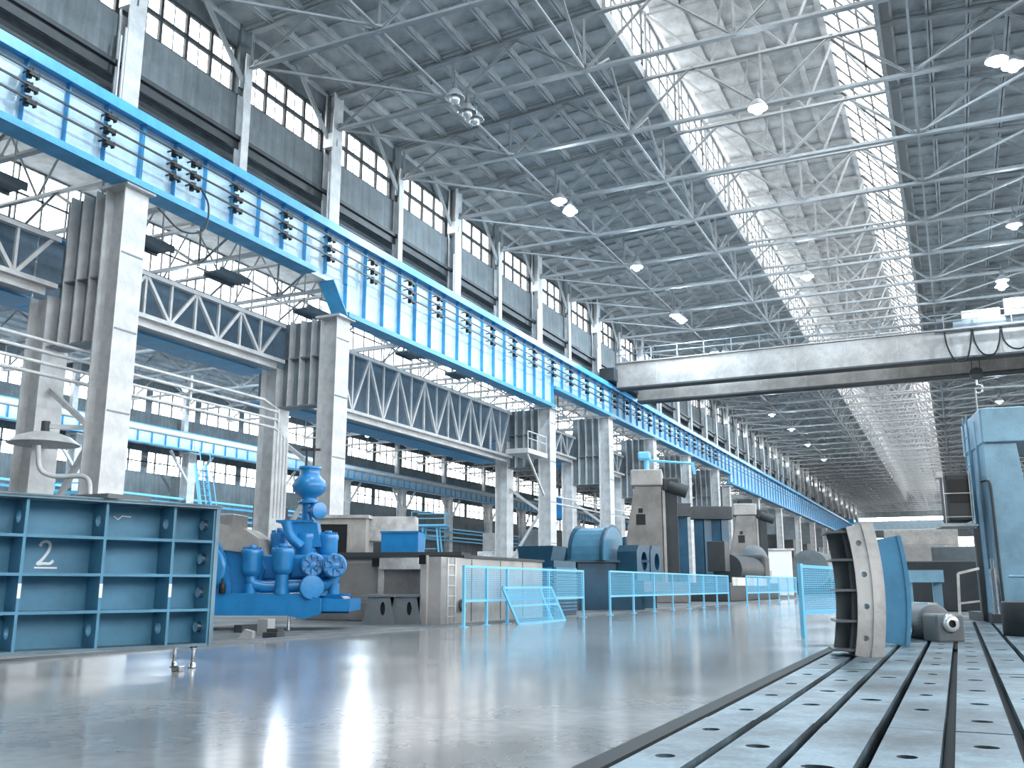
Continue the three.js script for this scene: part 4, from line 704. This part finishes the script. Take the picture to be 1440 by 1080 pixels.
// ---------- blue portal machine ----------
{
  const t = thing('portal_machine', 'tall blue portal milling machine with ladder and hanging cabin', 'machine', [0.75, -0.01, -22.2], 0.14);
  // local: front-left edge of the left upright at x = 0, z = 0
  part('left_upright', plate([[0, 0.15], [0.95, 0.15], [0.62, 3.75], [0, 3.75]], 2.4).translate(-0.02, 0, -1.2), M.portal, t); part('side_rib', span(-0.06, 0, 0.4, 4.3, -1.6, -1.45), M.portal, t); part('side_rib', span(-0.06, 0, 0.4, 4.3, -0.75, -0.65), M.portal, t);
  part('right_upright', span(3.2, 4.2, 0.15, 3.75, -2.4, 0), M.portal, t); part('cross_beam', rbox(4.3, 0.75, 2.5, 2.1, 4.1, -1.2, 0.04), M.portal, t); part('beam_seam', box(0.6, 0.02, 0.02, 0.32, 3.73, 0.05), M.navy, t);
  part('base', span(-0.25, 4.5, 0, 0.2, -2.6, 0.3), M.darkSteel, t); part('spindle_head', [rbox(1.2, 1.6, 1.2, 2.1, 3, -1, 0.06), rod([2.1, 1.6, -1], [2.1, 2.3, -1], 0.2, 16)], M.darkSteel, t); part('work_table', rbox(2.2, 0.7, 3, 2.1, 0.5, 0, 0.05), M.navy, t);
  const l = part('ladder', [box(0.03, 4.2, 0.03, -0.16, 2.4, -0.9), box(0.03, 4.2, 0.03, -0.16, 2.4, -1.4)], M.portal, t); for (let k = 0; k < 13; k++) part('rung', rod([-0.16, 0.5 + 0.32 * k, -0.9], [-0.16, 0.5 + 0.32 * k, -1.4], 0.014), M.portal, l);
  part('conduit', pipe([[-0.08, 2.95, -0.3], [0.02, 2.95, 0.06], [0.03, 0.3, 0.06]], 0.03, 0.2), M.darkSteel, t); part('hydraulic_post', [rod([-0.12, 0.1, 0.2], [-0.12, 1.1, 0.2], 0.1, 14), rod([-0.12, 1.1, 0.2], [-0.12, 1.3, 0.2], 0.05, 12)], M.chrome, t); part('guide_rack', box(0.1, 1.9, 0.2, -0.28, 1, -0.3), M.darkSteel, t);
  const c = part('hanging_cabin', rbox(0.5, 1.0, 0.9, -0.55, 2.62, -0.7, 0.04), M.darkSteel, t); part('cabin_rail', [box(0.02, 1.15, 0.02, -0.86, 2.6, -0.2), box(0.02, 1.15, 0.02, -0.34, 2.6, -0.2), box(0.55, 0.02, 0.02, -0.6, 2.2, -0.2), box(0.55, 0.02, 0.02, -0.6, 2.7, -0.2), box(0.7, 0.04, 1.1, -0.6, 2.02, -0.7), box(0.12, 0.12, 0.3, -0.92, 3.1, -0.3)], M.castWhite, c); part('cabin_window', box(0.4, 0.5, 0.01, -0.55, 2.75, -0.245), M.black, c);
  part('railing', [rod([0.1, 4.5, -1], [0.1, 5.1, -1], 0.02), rod([1.4, 4.5, -1], [1.4, 5.1, -1], 0.02), rod([0.1, 5.1, -1], [3.9, 5.1, -1], 0.02)], M.steel, t); part('guard_rail', [rod([0.1, 0.95, 0.5], [2.6, 0.92, 0.5], 0.03), rod([0.1, 0.3, 0.5], [2.6, 0.3, 0.5], 0.03)], M.portal, t);
  const s = thing('portal_stool', 'small blue work platform with white frame left of the portal', 'platform', [-0.35, 0, -21.6], 0.1); part('top', box(0.8, 0.25, 0.7, -0.3, 0.95, -0.6), M.portal, s); part('leg', box(0.18, 0.9, 0.15, -0.6, 0.45, -0.4), M.portal, s); part('leg', box(0.18, 0.9, 0.15, 0, 0.45, -0.8), M.portal, s); part('rail_frame', [bar([0.3, 0, 0], [0.35, 1.0, 0], 0.05, 0.05), bar([0.35, 1, 0], [0.75, 1.1, 0], 0.05, 0.05), bar([0.3, 0.4, 0], [0.7, 0.45, 0], 0.04, 0.04)], M.castWhite, s);
}
// ---------- dark machines closing the aisle far behind ----------
{
  const t = thing('machine_bed', 'dark machine bed beyond the floor plate behind the blue segment', 'machine', [-1.2, 0, -34]); part('bed', rbox(5.2, 1.5, 4, 1.2, 0.75, 0, 0.05), M.darkSteel, t); part('slide', rbox(2.2, 0.5, 3, 1.6, 1.7, 0, 0.05), M.midSteel, t); part('pendant', rbox(0.5, 0.8, 0.5, 3, 2.2, 0.6, 0.05), M.machineLight, t);
  const u = thing('wall_cabinets', 'row of pale and dark cabinets across the far aisle', 'cabinet', [-0.5, 0, -70]); part('cabinet', rbox(3, 3.4, 2, -1.6, 1.7, 0, 0.04), M.machine, u); part('cabinet', rbox(5, 3.2, 2, 2.6, 1.6, 0, 0.04), M.darkSteel, u); part('cabinet', rbox(3, 4.2, 2, 6.6, 2.1, -1, 0.04), M.machineLight, u);
  const v = thing('far_press', 'distant pale press block near the end of the hall', 'machine', [-5, 0, -170]); part('frame', [rbox(3, 9, 4, -4, 4.5, 0, 0.1), rbox(3, 9, 4, 4, 4.5, 0, 0.1), rbox(11, 2.5, 4.2, 0, 8.5, 0, 0.1)], M.machineLight, v); part('bed', rbox(6, 2, 4, 0, 1, 0, 0.1), M.midSteel, v);
}
// ---------- side hall floor: gantries, ladders, machines between the columns ----------
{
  const st = thing('stair_ladder', 'light blue steel stair ladder leaning to the side hall girder', 'ladder', [-44, 0.015, -49], 0);
  const a = [0, 0, 0], b = [-4.2, 9.2, -2.2]; for (const s of [-0.5, 0.5]) part('stringer', bar([a[0], 0, s], [b[0], b[1], b[2] + s], 0.14, 0.3), M.cyan, st);
  for (let k = 1; k < 20; k++) { const f = k / 20; part('tread', bar([b[0] * f, b[1] * f, b[2] * f - 0.5], [b[0] * f, b[1] * f, b[2] * f + 0.5], 0.3, 0.05), M.girderTrim, st); }
  part('handrail', [bar([0.3, 1, 0.5], [b[0] + 0.3, b[1] + 1, b[2] + 0.5], 0.06, 0.06), bar([0.3, 1, -0.5], [b[0] + 0.3, b[1] + 1, b[2] - 0.5], 0.06, 0.06)], M.cyan, st);
  const tower = (x, z, h, label) => { const t = thing('access_tower', label, 'tower', [x, 0.015, z], 0.3); for (const i of [-1, 1]) for (const j of [-1, 1]) part('leg', bar([i * 1.1, 0, j * 0.8], [i * 0.5, h, j * 0.5], 0.12, 0.12), M.cyan, t); part('deck', box(2.6, 0.15, 2, 0, h, 0), M.cyan, t); part('railing', [box(2.6, 0.06, 0.06, 0, h + 1, 1), box(2.6, 0.06, 0.06, 0, h + 1, -1), box(2.6, 0.06, 0.06, 0, h + 0.5, 1), box(0.06, 1, 0.06, 1.3, h + 0.5, 1), box(0.06, 1, 0.06, -1.3, h + 0.5, 1)], M.cyan, t); for (let k = 1; k < 6; k++) part('rung', box(1.6 - k * 0.12, 0.05, 0.05, 0, h * k / 6, 0.7), M.cyan, t); };
  tower(-36, -63, 5.2, 'light blue A-frame access tower between the far columns'); tower(-44, -38, 5.8, 'light blue access tower beside the column behind the frame');
  const mc = (x, z, w, h, d, m, label, m2 = M.darkSteel) => { const t = thing('workshop_machine', label, 'machine', [x, 0.015, z], 0.2 + 0.3 * rnd()); part('body', rbox(w, h, d, 0, h / 2, 0, 0.06), m, t); part('head', rbox(w * 0.45, h * 0.5, d * 0.7, -w * 0.2, h * 1.2, 0, 0.08), m2, t); part('panel', box(w * 0.4, h * 0.35, 0.05, w * 0.2, h * 0.6, d / 2 + 0.02), m2, t); };
  mc(-33, -27, 3.5, 2.6, 2.5, M.darkSteel, 'dark machine behind the ribbed frame and first column', M.machineLight);
  mc(-39, -45, 4, 3.4, 3, M.castWhite, 'white machine under the stair ladder in the side hall', M.machine);
  mc(-46, -58, 5, 4.6, 3, M.machineLight, 'tall pale machine deep in the side hall');
  mc(-33, -52, 3, 2.8, 2.5, M.machine, 'grey machine behind the pump column in the side hall');
  mc(-31, -72, 3, 3.6, 2.5, M.darkSteel, 'dark machine between the far columns', M.midSteel);
  mc(-40, -85, 5, 4, 4, M.castWhite, 'white machine far in the side hall', M.machine);
  mc(-35, -100, 5, 4, 4, M.midSteel, 'grey machine at the far end of the side hall');
  mc(-50, -30, 6, 3.2, 4, M.castWhite, 'broad white machine by the outer wall windows', M.navy);
  mc(-52, -78, 6, 4.2, 4, M.machine, 'broad grey machine by the outer wall windows');
  const bc = thing('blue_bin', 'blue steel bin hung high between the far columns', 'bin', [-30, 6.2, -74], 0.2); part('body', plate([[-1, 0], [1, 0], [1.3, 1.8], [-1.3, 1.8]], 2), M.pump, bc); part('hanger', [rod([0, 1.8, 0], [0, 12.4, 0], 0.06)], M.darkSteel, bc);
  // low white partition of stacked panels before the outer wall
  const pa = thing('panel_partition', 'low white panel partition along the outer wall of the side hall', 'partition', [-57.5, 0.015, -18]), pg = ready(rbox(0.12, 1.16, 2.96, 0, 0.59, 0, 0.02));
  for (let i = 0; i < 26; i++) for (let j = 0; j < 5; j++) part('panel', pg, M.white, pa).position.set(0, j * 1.18, -3 * i);
  for (let i = 0; i < 27; i += 2) part('partition_post', box(0.2, 6.1, 0.2, 0, 3.05, 1.5 - 3 * i), M.column, pa);
}
renderer.render(scene, camera);
